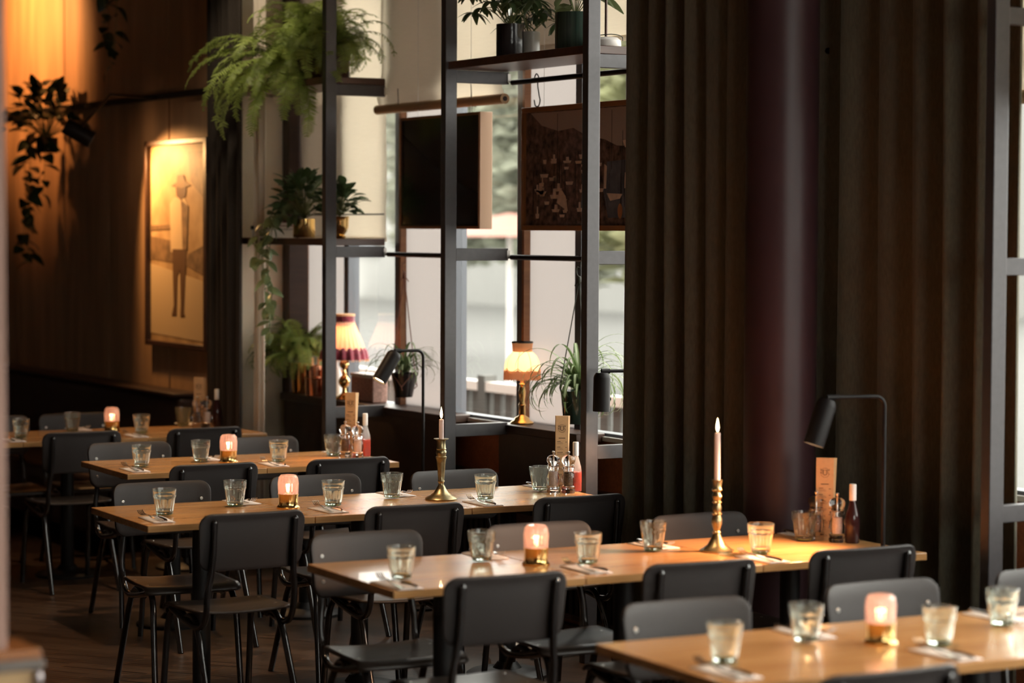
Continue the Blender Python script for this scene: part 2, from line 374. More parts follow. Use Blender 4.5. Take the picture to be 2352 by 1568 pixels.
tree(12.4, 18.4, 4.6, 1.15, treeyellow, 'yellowish green tree outside beside the tall curtain', n=3000, sd=5)
for (x, y, z, lab) in ((13.5, 23.3, 2.05, 'coral red parasol outside, the farther one'), (12.2, 17.2, 1.35, 'coral red parasol outside next to the tall curtain')):
    e = empty('parasol', (x, y, -.02)); tag(e, lab, 'parasol')
    MB().lathe([(.9, z-.25), (.55, z-.1), (.02, z)], 8).build('canopy', parasolred, e, solid=.01); MB().tube([(0, 0, 0), (0, 0, z)], .025).build('pole', whiteenamel, e)

# ================================================================== STEEL SHELVING FRAMES
def frame(y, label):
    e = empty('shelving_upright', (XP, y, 0)); tag(e, label, 'shelving', 'grey steel frames standing along the windows')
    MB().box(0, .062, 0, .045, 0, 3.58).build('post', steel, e, bevel=.003)
    for z in (.90, 1.728, 2.56):
        a = MB().box(.062, .345, .005, .04, z-.029, z+.029).build('arm', steel, e, bevel=.002)
        MB().box(.335, .35, -.002, .0, z-.02, z+.02).build('bracket_plate', rivet, a, smooth=False)
    return e
frame(11.213, 'grey steel frame beside the hanging ferns'); frame(9.933, 'grey steel frame in front of the dark mountain picture')
frame(8.679, 'grey steel frame touching the end of the middle table row'); frame(6.135, 'grey steel frame at the right edge past the curtain')
def rod(y0, y1, z, label):
    o = MB().tube([(0, 0, 0), (0, y1-y0, 0)], .0125, 12).build('steel_rod', blacksteel, loc=(5.765, y0, z)); tag(o, label, 'rod')
rod(9.98, 11.212, 1.715, 'thin black rod between the fern frame and the next frame'); rod(8.726, 9.932, 1.715, 'black rod holding the spider plant')
rod(8.726, 9.932, 2.54, 'black rod with the empty hook under the top shelf'); rod(7.5, 8.678, 2.54, 'high black rod running behind the tall curtain')
def board(y0, y1, z, label, t=.036):
    o = MB().box(-.165, .165, y0, y1, 0, t).build('shelf_board', shelfwood, bevel=.003, loc=(5.585, 0, z)); tag(o, label, 'shelf')
board(8.70, 9.95, 2.590, 'dark wooden top shelf carrying the two glazed plant pots'); board(11.22, 12.58, 2.590, 'dark wooden top shelf under the hanging ferns')
board(11.22, 12.58, 1.760, 'dark wooden middle shelf with the gold plant pot and books')
board(11.22, 12.3, .932, 'low dark wooden shelf board in front of the copper pots', .03) if False else None
def hook(y, z, label, s=.062):
    pts = [(0, .018*cos(a)-.0, .018*sin(a)) for a in [radians(q) for q in range(200, -20, -20)]]
    pts2 = bez([(0, .0, 0.0), (0, .016, .012), (0, .0, .03), (0, -.02, .012), (0, -.012, -.02), (0, .025-.05, -.07), (0, -.034, -.095), (0, -.02, -.12), (0, .008, -.118), (0, .02, -.09)], 6)
    o = MB().tube(pts2, .003, 8).build('steel_hook', blacksteel, loc=(5.765, y, z)); tag(o, label, 'hook')
hook(9.71, 2.54, 'empty black S-hook on the rod under the top shelf'); hook(8.74, 2.54, 'black S-hook half hidden by the tall curtain')

# ================================================================== BLINDS
def blindobj(y0, y1, zb, x, bar, label, ztop=3.34):
    e = empty('roller_blind', (x, (y0+y1)/2, zb)); tag(e, label, 'blind'); h = (y1-y0)/2; H = ztop-zb
    def fn(u, v):
        z = v*H; bul = .03*math.exp(-((z-.08)/.07)**2)+.004*sin(v*9+u*3)
        return (-bul if bar else -.002*sin(v*20), -h+u*2*h, z)
    MB().grid(fn, 10, 60).build('cloth', blind, e, solid=.001)
    if bar:
        MB().tube([(-.018, -h-.01, 0), (-.018, h+.01, 0)], .025, 16).build('bamboo_bar', bamboo, e)
        MB().tube([(-.018, -h-.0125, 0), (-.018, -h-.009, 0)], .012, 12).build('hollow_end', darkbook, e)
        for q in (-.55*h, .62*h): MB().tube(bez([(-.034, q, .10), (-.036, q-.01, .04), (-.034, q-.012, -.01), (-.01, q-.012, -.026)], 4), .0025, 6).build('cord', rope, e)
    else: MB().box(-.012, .004, -h, h, -.012, .012).build('bottom_bar', blind, e)
blindobj(10.12, 11.45, 2.475, 5.845, True, 'beige roller blind with bamboo bar above the dark mountain picture')
blindobj(11.44, 12.50, 1.79, 5.87, False, 'long lowered beige blind behind the gold plant pot')
blindobj(8.80, 10.11, 2.70, 5.86, False, 'beige blind behind the two glazed plant pots')
blindobj(5.0, 6.95, 2.32, 5.87, True, 'beige blind in the window at the right edge')
o = MB().tube([(0, 0, 0), (0, 1.05, 0)], .004, 6).build('blind_cord', blacksteel, loc=(5.85, 11.43, 1.925)); tag(o, 'thin dark line across the long lowered blind', 'cord')

# ================================================================== CURTAINS
def curtain(name, x, y0, y1, folds, amp, m, label, z0=.02, z1=3.58, flare=.02, sd=1, hem=None, th=.004):
    rd = random.Random(sd); ph = [rd.uniform(0, 6) for _ in range(4)]
    def fn(u, v):
        uu = u+.018*sin(v*2.2+ph[0])*sin(pi*u)+.02*sin(u*7+ph[3])
        y = y0+(y1-y0)*u+flare*(1-v)*(u-.5)*2+.006*sin(v*5+u*9)
        a = amp*(.75+.25*sin(u*9+ph[1]))*(.8+.3*(1-v))
        s_ = sin(2*pi*folds*uu+ph[2]); s_ = math.copysign(abs(s_)**.75, s_)
        x_ = a*s_+.12*a*sin(4*pi*folds*uu+ph[1]+v)
        return (x+x_, y-.25*a*cos(2*pi*folds*uu+ph[2]), z0+v*(z1-z0))
    o = MB().grid(fn, folds*16, 26).build(name, m, solid=th, angle=80); tag(o, label, 'curtain'); return o
curtain('tall_curtain', 5.345, 7.475, 8.31, 6, .050, linen, 'tall dark green-brown curtain left of the round column', sd=3)
curtain('tall_curtain', 5.75, 6.42, 7.60, 6, .068, linen, 'tall dark green-brown curtain right of the round column', sd=8)
curtain('tall_curtain', 5.36, 12.17, 12.62, 5, .035, linendark, 'nearly black curtain between the rusty wall and the ferns', sd=6, flare=.0)
curtain('pale_curtain', 5.43, 12.03, 12.16, 2, .018, sheer, 'narrow pale curtain edge beside the nearly black curtain', sd=2, flare=-.03)

# ================================================================== TABLES
ROT = radians(-2.3)
def make_table():
    e = empty('dining_table')
    a = .3345
    top = MB().box(-a, a, -a, a, TH-.026, TH).build('tabletop', oak, e, bevel=.0025)
    MB().box(-.25, .25, -.03, .03, TH-.056, TH-.026).box(-.03, .03, -.25, .25, TH-.056, TH-.0262).build('bracket', castiron, e, smooth=False)
    MB().tube([(0, 0, .02), (0, 0, TH-.05)], .035, 20).build('column', castiron, e)
    MB().lathe([(.17, 0), (.17, .012), (.155, .022), (.06, .034), (.04, .06)], 48).build('base', castiron, e)
    return e
tproto = make_table(); used = [False]
ROWS = {'farthest': (3.365, 11.95, 3), 'second-farthest': (3.918, 10.16, 2), 'middle': (3.297, 8.345, 3), 'second-nearest': (3.352, 6.48, 3), 'nearest': (3.365, 4.725, 3)}
PLACE = {3: ['aisle end', 'centre', 'window end'], 2: ['aisle end', 'window end']}
for r, (x0, y0, n) in ROWS.items():
    for k in range(n):
        t = tproto if not used[0] else copy_tree(tproto); used[0] = True
        lx, ly = .671*k+.3355, .3345
        t.location = (x0+lx*cos(ROT)-ly*sin(ROT), y0+lx*sin(ROT)+ly*cos(ROT), 0); t.rotation_euler = (0, 0, ROT)
        tag(t, 'square oak-topped table at the %s of the %s table row' % (PLACE[n][k], r), 'table', 'square tables pushed together in rows')

# ================================================================== CHAIRS
def make_chair():
    e = empty('dining_chair')
    # seat: plywood, slightly dished, front edge rolled down
    def seat(u, v):
        x = (u-.5)*2; y = (v-.5)*2
        w = .195-.012*(y < -.5)*(-y-.5)
        cx_ = max(0, abs(x)-.86)/.14; 
        z = .447-.010*(1-x*x)*(1-max(0, y)**2)-.022*max(0, y-.72)**2/.0784+.004*max(0, -y)
        return (x*w, -.012+y*.172*(1-.10*cx_**2), z)
    MB().grid(seat, 24, 20).build('seat', seatwood, e, solid=.010, angle=80)
    sc = MB()
    for sx in (-.165, .165):
        for sy in (-.09, .07): sc.lathe([(.007, 0), (.006, .002), (0, .003)], 10, Matrix.Translation((sx, sy, .449)))
    sc.build('seat_rivets', rivet, e)
    # backrest: curved rounded panel leaning back
    def back():
        b = MB(); nu, nv = 30, 14; W_, H_ = .209, .105; rc = .045
        def outline(x, z):   # squash grid to rounded rectangle
            ax, az = abs(x), abs(z)
            if ax > W_-rc and az > H_-rc:
                dx, dz = ax-(W_-rc), az-(H_-rc); m_ = max(dx, dz); d = sqrt(dx*dx+dz*dz)
                if d > 0: dx, dz = dx/d*m_, dz/d*m_
                ax, az = W_-rc+dx, H_-rc+dz
            return math.copysign(ax, x), math.copysign(az, z)
        def fn(u, v):
            x, z = outline((u-.5)*2*W_, (v-.5)*2*H_)
            k = (z+H_)/(2*H_); x *= (.955+.045*k)
            return (x, -.222-.030*k-.024*(1-(x/W_)**2)-.006*math.exp(-((H_-z)/.012)**2), .711+z)
        b.grid(fn, nu, nv); return b
    MB.build(back(), 'backrest', blackplastic, e, solid=.013, bevel=.003, angle=80)
    rv = MB()
    for sx in (-1, 1):
        for z in (.66, .745):
            k = (z-.606)/.21; y = -.222-.030*k-.024*(1-(.165/.209)**2)+.007
            rv.lathe([(.0075, 0), (.006, .002), (.003, .0025), (0, .0015)], 12, Matrix.Translation((sx*.165, y, z)) @ Matrix.Rotation(-pi/2, 4, 'X'))
    rv.build('back_rivets', rivet, e)
    for s in (-1, 1):
        x = s*.172
        xt = s*.158
        up = bez([(xt, -.2745, .792), (xt, -.274, .785), (xt, -.268, .73), (xt, -.262, .68), (s*.162, -.250, .60), (x, -.238, .52), (x, -.226, .452), (x, -.196, .405), (x, -.14, .388), (x, -.05, .396), (x, .06, .415), (x, .11, .428)], 5)
        rr = [.002, .007, .0095, .0112]+[.012]*(len(up)-4)
        MB().tube(up, rr, 12).build('back_tube', blacktube, e)
        fl = bez([(x*.94, -.02, .40), (x*.94, .05, .424), (x*.95, .115, .418), (x*.97, .150, .375), (x*.99, .165, .30), (x*1.02, .205, .0)], 5)
        MB().tube(fl, .0125, 12).build('leg', blacktube, e)
        rl = bez([(x*.94, .02, .40), (x*.94, -.05, .418), (x*.95, -.105, .405), (x*.97, -.150, .35), (x*.99, -.185, .27), (x*1.03, -.305, .0)], 5)
        MB().tube(rl, .0125, 12).build('leg', blacktube, e)
    MB().tube([(-.165, .08, .425), (.165, .08, .425)], .009, 8).build('stretcher', blacktube, e)
    return e
cproto = make_chair(); used = [False]
CH = [ # backrest position, faces away(near side)/towards camera(far side)
 (4.26, 11.64, 1, 'farthest', 'left'), (4.91, 11.60, 1, 'farthest', 'right'), (4.15, 12.80, -1, 'farthest', 'left'), (4.62, 12.80, -1, 'farthest', 'right'),
 (4.183, 9.775, 1, 'second-farthest', 'left'), (4.82, 9.743, 1, 'second-farthest', 'right'), (4.21, 10.945, -1, 'second-farthest', 'left'), (4.89, 10.93, -1, 'second-farthest', 'right'),
 (3.586, 8.03, 1, 'middle', 'left'), (4.2265, 7.971, 1, 'middle', 'central'), (4.928, 7.938, 1, 'middle', 'right'),
 (3.66, 9.16, -1, 'middle', 'left'), (4.334, 9.122, -1, 'middle', 'central'), (4.944, 9.035, -1, 'middle', 'right'),
 (3.609, 6.215, 1, 'second-nearest', 'left'), (4.286, 6.177, 1, 'second-nearest', 'central'), (4.957, 6.20, 1, 'second-nearest', 'right'),
 (3.66, 7.315, -1, 'second-nearest', 'left'), (4.31, 7.262, -1, 'second-nearest', 'central'), (4.983, 7.231, -1, 'second-nearest', 'right'),
 (3.61, 4.42, 1, 'nearest', 'left'), (3.76, 5.54, -1, 'nearest', 'left'), (4.478, 5.56, -1, 'nearest', 'central'), (5.10, 5.54, -1, 'nearest', 'right')]
jr = random.Random(5)
for (x, y, s, r, who) in CH:
    c = cproto if not used[0] else copy_tree(cproto); used[0] = True
    a = ROT+(0 if s > 0 else pi)+radians(jr.uniform(-2, 2))
    c.location = (x-s*.262*-sin(ROT)*0, y+s*.262, 0); c.rotation_euler = (0, 0, a)
    side = 'near side' if s > 0 else 'far side'
    if r == 'nearest' and s > 0: lab = 'black school-style chair at the bottom edge, near side of the nearest table row'
    else: lab = 'black school-style chair, %s one on the %s of the %s table row' % (who, side, r)
    tag(c, lab, 'chair', 'black chairs around the tables')

# ================================================================== TABLEWARE
def make_glass():
    h = .098
    def fl(a, z):
        if z < .002 or z > .066: return 1
        return 1+.10*(abs(cos(a*5))**.6-.6)*sin(pi*min(1, z/.066))**.6
    prof = [(0, .0), (.028, .0), (.0315, .004), (.036, .03), (.0405, .060), (.0425, .066), (.0445, .069), (.0450, .075), (.0462, h), (.0445, h+.0005), (.0425, .072), (.0385, .064), (.0345, .035), (.030, .014), (.022, .011), (0, .0105)]
    e = empty('drinking_glass')
    MB().lathe(prof, 120, flute=fl).build('bowl', tumbler, e, angle=50)
    MB().lathe([(.0, -.0), (.029, .0), (.0325, .003), (.0325, .0045), (.0295, .0005)], 40).build('green_foot_ring', greenbase, e)
    return e
def make_fork():
    b = MB(); z0 = .004
    path = [(0, -.095, .003), (0, -.05, .004), (0, .0, .006), (0, .03, .013), (0, .05, .012), (0, .06, .010)]
    P = bez(path, 5); w = []
    for i, p in enumerate(P):
        t = i/(len(P)-1); w.append(.0075-.0045*min(1, t/.45) if t < .45 else (.003 if t < .72 else .003+.009*min(1, (t-.72)/.2)))
    vs = []; n = len(P)
    for i, p in enumerate(P): vs += [(-w[i], p.y, p.z+.001), (w[i], p.y, p.z+.001), (w[i], p.y, p.z-.001), (-w[i], p.y, p.z-.001)]
    fs = [(0, 1, 2, 3), (4*n-4, 4*n-3, 4*n-2, 4*n-1)]
    for i in range(n-1):
        for k in range(4): fs.append((i*4+k, (i+1)*4+k, (i+1)*4+(k+1) % 4, i*4+(k+1) % 4))
    b.add(vs, fs)
    for k in range(4):
        x = -.0102+k*.0068; b.tube(bez([(x*.95, .056, .0105), (x, .075, .011), (x, .09, .016), (x, .104, .026)], 4), [.0018]*12+[.0009], 6)
    return b.build('fork', cutlery)
def make_knife():
    b = MB()
    b.tube(bez([(0, -.10, .006), (0, -.06, .007), (0, -.02, .006), (0, .005, .005)], 4), [.004]+[.0052]*10+[.0035]*2, 8)
    b.add([(-.0035, .0, .0045), (.004, .0, .0045), (.0085, .06, .0055), (.004, .108, .006), (-.0035, .095, .0055), (-.0035, .0, .0055), (.004, .0, .0055), (.0085, .06, .0065), (.004, .108, .007), (-.0035, .095, .0065)],
          [(0, 1, 2, 3, 4), (9, 8, 7, 6, 5), (0, 1, 6, 5), (1, 2, 7, 6), (2, 3, 8, 7), (3, 4, 9, 8), (4, 0, 5, 9)])
    return b.build('knife', cutlery)
def make_napkin():
    b = MB()
    def fn(dz, s):
        return lambda u, v: ((u-.5)*.085*s, (v-.5)*.20*s, dz+.0012*sin(u*4+v*5)*(u > .5))
    b.grid(fn(.0018, 1), 6, 10); b.grid(fn(.0034, .985), 6, 10)
    return b.build('napkin', paper, solid=.0012)
gp, fp, kp, np_ = make_glass(), make_fork(), make_knife(), make_napkin()
first = {}
def inst(proto, loc, rz, label, cat, group):
    key = proto.name
    if key not in first: first[key] = 1; o = proto
    else: o = copy_tree(proto)
    o.location = loc; o.rotation_euler = (0, 0, rz); tag(o, label, cat, group); return o
SET = {'farthest': [(4.106, 12.17, 1, 'left'), (4.763, 12.139, 1, 'right'), (4.485, 12.44, -1, 'left'), (5.15, 12.50, -1, 'right')],
 'second-farthest': [(4.089, 10.423, 1, 'left'), (4.751, 10.362, 1, 'right'), (4.427, 10.531, -1, 'left'), (5.113, 10.522, -1, 'right')],
 'middle': [(3.473, 8.616, 1, 'left'), (4.175, 8.591, 1, 'central'), (4.823, 8.512, 1, 'right'), (3.834, 8.772, -1, 'left'), (4.516, 8.746, -1, 'central'), (5.196, 8.706, -1, 'right')],
 'second-nearest': [(3.489, 6.691, 1, 'left'), (4.189, 6.709, 1, 'central'), (4.838, 6.641, 1, 'right'), (3.907, 6.92, -1, 'left'), (4.552, 6.87, -1, 'central'), (5.18, 6.85, -1, 'right')],
 'nearest': [(3.526, 4.99, 1, 'left'), (4.175, 4.93, 1, 'right'), (3.896, 5.14, -1, 'left'), (4.545, 5.10, -1, 'right')]}
for r, L_ in SET.items():
    for (x, y, s, who) in L_:
        side = 'near side' if s > 0 else 'far side'; a = ROT+(0 if s > 0 else pi)
        wh = '%s on the %s of the %s table row' % (who, side, r)
        inst(gp, (x, y, TH+.0055), jr.uniform(0, 6), 'empty fluted water glass, the %s one on the %s of the %s table row' % (who, side, r), 'glass', 'fluted water glasses on the tables')
        nx, ny = x-s*.078, y-s*.115
        inst(np_, (nx, ny, TH), a+radians(jr.uniform(-3, 3)), 'folded white paper napkin, %s' % wh, 'napkin', 'folded paper napkins at the place settings')
        inst(fp, (nx-s*.018, ny, TH+.0045), a+radians(jr.uniform(-4, 8)), 'steel fork on the napkin, %s' % wh, 'fork', 'forks at the place settings')
        inst(kp, (nx+s*.012, ny-s*.005, TH+.0045), a+radians(jr.uniform(-6, 6)), 'steel knife on the napkin, %s' % wh, 'knife', 'knives at the place settings')

# crystal tealight lanterns
def make_lantern():
    e = empty('tealight_lantern')
    MB().lathe([(0, 0), (.045, 0), (.046, .006), (.040, .012), (.039, .016), (.039, .052), (.041, .056), (.041, .058), (.037, .058), (.036, .016), (0, .014)], 40).build('brass_base', brass, e)
    def fl(a, z): return 1+.09*abs(sin(a*8+z*120))*abs(cos(a*8-z*120))-.03
    MB().lathe([(.0385, .058), (.0395, .066), (.0395, .10), (.0365, .122), (.030, .132), (.0, .136), (.0, .131), (.028, .128), (.034, .119), (.0365, .10), (.0365, .058)], 72, flute=fl).build('crystal_shade', crystal, e, angle=20)
    MB().lathe([(0, .016), (.019, .016), (.019, .06), (0, .06)], 20).build('tealight', wax, e)
    MB().lathe([(0, .061), (.006, .068), (.0075, .076), (.004, .090), (0, .100)], 14).build('flame', flamebig, e)
    return e
lp = make_lantern()
for (x, y, r) in ((4.668, 12.33, 'farthest'), (4.534, 10.451, 'second-farthest'), (3.993, 8.619, 'middle'), (4.028, 6.772, 'second-nearest'), (4.059, 5.03, 'nearest')):
    o = inst(lp, (x, y, TH), 0, 'brass tealight lantern with a faceted pink crystal shade on the %s table row' % r, 'candle lantern', 'crystal tealight lanterns')
    light('POINT', 'candle_glow', (0, 0, .09), .12, (1, .45, .22), o, size=.008)
# candlesticks with tall candles
def candlestick(x, y, prof, sc, label, clabel, rz=0):
    e = empty('candlestick', (x, y, TH)); tag(e, label, 'candlestick')
    s1 = [(r, z) for r, z in prof if z <= .045]; s2 = [(r, z) for r, z in prof if z >= .04]
    MB().lathe([(r, z) for r, z in s1]+[(.004, s1[-1][1])], 40).build('foot', agedbrass, e); MB().lathe([(.004, s2[0][1])]+s2, 32).build('stem', agedbrass, e)
    top = prof[-1][1]
    c = empty('taper_candle', (x, y, TH+top-.014), 0); tag(c, clabel, 'candle')
    H = sc
    MB().lathe([(0, 0), (.0098, 0), (.0098, H-.004), (.0085, H), (.004, H-.002), (0, H-.003)], 24).build('wax', wax, c)
    MB().tube([(0, 0, H-.004), (.001, 0, H+.008)], .0009, 6).build('wick', wick, c)
    MB().lathe([(0, H+.002), (.0045, H+.010), (.0058, H+.019), (.0042, H+.032), (.0016, H+.045), (0, H+.052)], 16).build('flame', flame, c)
    light('POINT', 'candle_flame_light', (0, 0, H+.025), .6, (1, .5, .22), c, size=.006)
P1 = [(0, 0), (.064, 0), (.066, .005), (.062, .010), (.045, .018), (.030, .030), (.020, .045), (.013, .058), (.0105, .066), (.013, .072), (.0145, .075), (.0125, .080), (.014, .10), (.018, .15), (.0195, .165), (.022, .168), (.0225, .175), (.0185, .178), (.0215, .19), (.0215, .195), (.018, .203), (.0205, .207), (.018, .212), (.0175, .235), (.019, .243), (.031, .247), (.031, .249), (.012, .248), (.0105, .236), (0, .236)]
candlestick(4.671, 8.61, P1, .105, 'aged brass candlestick with a wide drip tray on the middle table row', 'short pale pink lit candle on the middle table row')
P2 = [(0, 0), (.058, 0), (.058, .006), (.048, .012), (.032, .024), (.020, .045), (.012, .062), (.015, .066), (.010, .072), (.0175, .095), (.0185, .11), (.013, .125), (.018, .130), (.013, .135), (.0165, .150), (.0115, .165), (.017, .169), (.012, .175), (.0175, .190), (.0115, .202), (.012, .206), (.019, .212), (.0165, .215), (.014, .222), (.0175, .240), (.0185, .246), (.0105, .246), (.0105, .236), (0, .236)]
candlestick(4.744, 6.767, P2, .185, 'slender knobbed brass candlestick on the second-nearest table row', 'tall pale pink lit candle in front of the curtains')
# salt and pepper mills
def mill(x, y, fillm, label):
    e = empty('spice_mill', (x, y, TH)); tag(e, label, 'mill')
    body = [(0, 0), (.0275, 0), (.029, .004), (.029, .014), (.025, .017), (.028, .022), (.0285, .026), (.024, .031), (.0255, .04), (.029, .054), (.0285, .066), (.024, .078), (.0215, .088), (.0225, .097), (.026, .102), (.0265, .108), (.022, .111)]
    inner = [(.018, .109), (.0185, .09), (.0195, .07), (.0195, .04), (.018, .03), (0, .03)]
    MB().lathe(body+inner, 36).build('body', clearac, e)
    MB().lathe([(0, .0305), (.0172, .0305), (.0188, .05), (.0185, .088), (0, .090)], 24).build('filling', fillm, e)
    MB().lathe([(0, .112), (.022, .112), (.0245, .116), (.022, .120), (.0275, .130), (.0285, .139), (.025, .149), (.015, .156), (.006, .158), (0, .158)], 36).build('head', clearac, e)
    MB().tube([(0, 0, .09), (0, 0, .16)], .0025, 8).lathe([(.003, .158), (.0035, .162), (.007, .168), (.0065, .173), (.0, .175)], 16).build('knob', rivet, e)
for (x, y, m, lab) in ((5.215, 8.628, saltgrain, 'clear salt mill on the middle table row'), (5.262, 8.585, peppercorn, 'clear pepper mill full of peppercorns on the middle table row'),
    (5.14, 10.445, peppercorn, 'clear mill nearer the glass on the second-farthest table row'), (5.17, 10.37, saltgrain, 'clear pinkish mill nearer the camera on the second-farthest table row'),
    (5.235, 6.855, peppercorn, 'clear pepper mill lit orange on the second-nearest table row'), (5.267, 6.775, saltgrain, 'clear salt mill lit orange on the second-nearest table row'),
    (5.175, 12.36, peppercorn, 'left clear mill on the farthest table row'), (5.225, 12.34, saltgrain, 'right clear mill on the farthest table row')):
    mill(x, y, m, lab)
# sauce bottles
def bottle(x, y, cap, fillm, body, label):
    e = empty('sauce_bottle', (x, y, TH)); tag(e, label, 'bottle')
    MB().lathe([(0, 0), (.024, 0), (.0255, .003), (.0255, .085), (.023, .105), (.014, .135), (.0105, .150), (.0105, .165)], 28).build('glass', body, e)
    MB().lathe([(0, .003), (.0235, .003), (.0235, .082), (0, .083)], 24).build('sauce', fillm, e)
    MB().lathe([(.0125, .150), (.0125, .205), (.011, .208), (0, .208)], 20).build('cap', cap, e)
bottle(5.322, 8.625, whitecap, ketchup, bottleglass, 'red sauce bottle with white cap on the middle table row')
bottle(5.245, 10.44, whitecap, ketchup, bottleglass, 'red sauce bottle with white cap on the second-farthest table row')
bottle(5.30, 6.73, whitecap, darkbottle, darkbottle, 'dark sauce bottle behind the lit menu')
bottle(5.31, 12.40, whitecap, ketchup, darkbottle, 'sauce bottle with pale cap on the farthest table row')
# standing kraft menus
def menu(x, y, rz, h, label, w=.053, d=.036):
    e = empty('standing_menu', (x, y, TH), rz); tag(e, label, 'menu')
    # tall wedge: front face at -y, side face at +x, narrower towards the top at the back
    vs = [(-w/2, 0, 0), (w/2, 0, 0), (w/2-.012, d*.7, 0), (-w/2, d*.7, 0), (-w/2, 0, h), (w/2, .0, h), (w/2+.012, d, h-.002), (-w/2, d*.5, h)]
    MB().add(vs, [(0, 1, 2, 3), (4, 5, 6, 7), (0, 1, 5, 4), (1, 2, 6, 5), (2, 3, 7, 6), (3, 0, 4, 7)]).build('card', kraft, e, smooth=False)
    Mf = lambda X, Z: Matrix.Translation((X, -.0006, Z)) @ Matrix.Rotation(pi/2, 4, 'X')
    lg = MB(); cz = h-.053; R_ = .0155
    for k in range(26):
        a = 2*pi*k/26
        if abs(sin(a)) < .35: continue
        M = Matrix.Translation((R_*cos(a), -.0006, cz+R_*1.05*sin(a))) @ Matrix.Rotation(-a+pi/2, 4, 'Y')
        lg.box(-.0008, .0008, -.0002, .0002, -.0013, .0013, M)
    lg.box(-.016, .016, -.0008, -.0004, cz+.0085, cz+.0098).box(-.016, -.0148, -.0008, -.0004, cz+.0085, cz+.0145).box(.0148, .016, -.0008, -.0004, cz+.0085, cz+.0145)
    lg.build('logo_ring', ink, e, smooth=False)
    text_mesh('U', .027, ink, e, Mf(0, cz-.001)); text_mesh('K', .014, ink, e, Mf(-.0125, cz-.001)); text_mesh('L', .014, ink, e, Mf(.0135, cz-.001))
    tl = MB(); rd = random.Random(4); z = h-.095
    tl.box(-.014, .014, -.0007, -.0004, z, z+.003)
    for blk in range(9):
        z -= .014; tl.box(-.021, -.021+rd.uniform(.012, .026), -.0007, -.0004, z, z+.0022); tl.box(.014, .021, -.0007, -.0004, z-.002, z)
        for ln in range(2): z -= .0045; tl.box(-.021, -.021+rd.uniform(.022, .034), -.0006, -.0004, z, z+.001)
        if z < .03: break
    tl.build('menu_lines', ink, e, smooth=False)
menu(5.268, 8.648, radians(-24), .318, 'kraft paper menu with circular logo on the middle table row')
menu(5.205, 10.52, radians(-32), .305, 'plain kraft menu on the second-farthest table row', .05)
menu(5.265, 6.845, radians(-36), .292, 'kraft menu glowing orange under the black reading lamp', .062, .03)
menu(5.215, 12.43, radians(-30), .275, 'kraft menu on the farthest table row', .055, .03)

# ================================================================== READING LAMPS
bulb = mat('warm_bulb', (1, .7, .4), .5, emit=(1, .62, .32), es=14)
def reading_lamp(stem, hx, hy, ztop, hd, power, label, spot=78, to_floor=True, spotdir=None):
    """stem=(x,y): upright tube, bent over to the head at (hx,hy)"""
    e = empty('reading_lamp', (stem[0], stem[1], 0)); tag(e, label, 'lamp')
    dx, dy = hx-stem[0], hy-stem[1]; L_ = sqrt(dx*dx+dy*dy); ux, uy = dx/L_, dy/L_
    pts = [(0, 0, .01), (0, 0, .6), (0, 0, ztop-.05)]+[(ux*.035*(1-cos(a)), uy*.035*(1-cos(a)), ztop-.035+.035*sin(a)) for a in [radians(q) for q in range(0, 91, 15)]]+[(dx*.98, dy*.98, ztop)]
    MB().tube(pts, .0075, 12).build('arm', blacksteel, e); MB().lathe([(.05, 0), (.05, .012), (.012, .018), (.008, .03)], 24).build('base', blacksteel, e)
    MB().tube([(dx*.80, dy*.80, ztop), (dx*1.02, dy*1.02, ztop)], .0105, 12).build('joint', blacksteel, e)
    d = Vector(hd).normalized(); M = aim(Vector((dx, dy, ztop-.01))+d*.01, d)
    MB().lathe([(0, 0.015), (.026, .013), (.034, 0), (.036, -.01), (.036, -.150), (.0335, -.150), (.0335, -.12), (0, -.12)], 32, M).build('lamp_head', blacksteel, e)
    MB().lathe([(0, -.139), (.0325, -.139), (.0325, -.121), (0, -.121)], 24, M).build('lens', bulb, e)
    p = Vector((dx, dy, ztop-.01))+d*.175
    light('SPOT', 'reading_lamp_light', p, power, WARM, e, spotdir or d, .03, spot, .7)
reading_lamp((5.487, 10.30), 5.335, 10.30, 1.262, (-.55, -.03, -.80), 9, 'black tube lamp at the end of the second-farthest table row')
reading_lamp((5.60, 8.56), 5.435, 8.60, 1.252, (-.02, 0, -1), 7, 'black reading lamp behind the steel frame beside the tall curtain')
reading_lamp((5.30, 6.56), 5.085, 6.60, 1.275, (-.33, .05, -.95), 36, 'black reading lamp shining on the second-nearest table row', 136, spotdir=(-.6, .06, -1))

# ================================================================== TABLE LAMPS ON THE LEDGE
def ball_profile():
    return [(0, 0), (.052, 0), (.054, .006), (.046, .012), (.03, .022), (.016, .035), (.010, .05), (.012, .055), (.010, .06), (.018, .068), (.029, .085), (.031, .098), (.029, .111), (.018, .127), (.009, .136), (.014, .142), (.009, .149), (.008, .162), (.014, .170), (.024, .180), (.027, .192), (.024, .204), (.014, .214), (.008, .222), (.007, .26)]
e = empty('table_lamp', (5.80, 11.80, .92)); tag(e, 'brass ball lamp with burgundy fringed orange shade on the window ledge', 'table lamp')
MB().lathe(ball_profile(), 40).build('base', brass, e)
def pl(a, z): return 1+.02*cos(a*26)
sh = MB().lathe([(.055, .425), (.062, .40), (.078, .36), (.098, .315), (.113, .27)], 156, flute=pl).build('lamp_shade', shadepink, e, solid=.002)
MB().lathe([(.052, .398), (.056, .398), (.0575, .455), (.0545, .455)], 60).build('burgundy_band', burgundy, sh)
MB().lathe([(.0525, .455), (.0585, .455), (.0585, .466), (.0535, .466)], 60, flute=lambda a, z: 1+.03*cos(a*22)*(z > .46)).build('top_trim', fringe, sh)
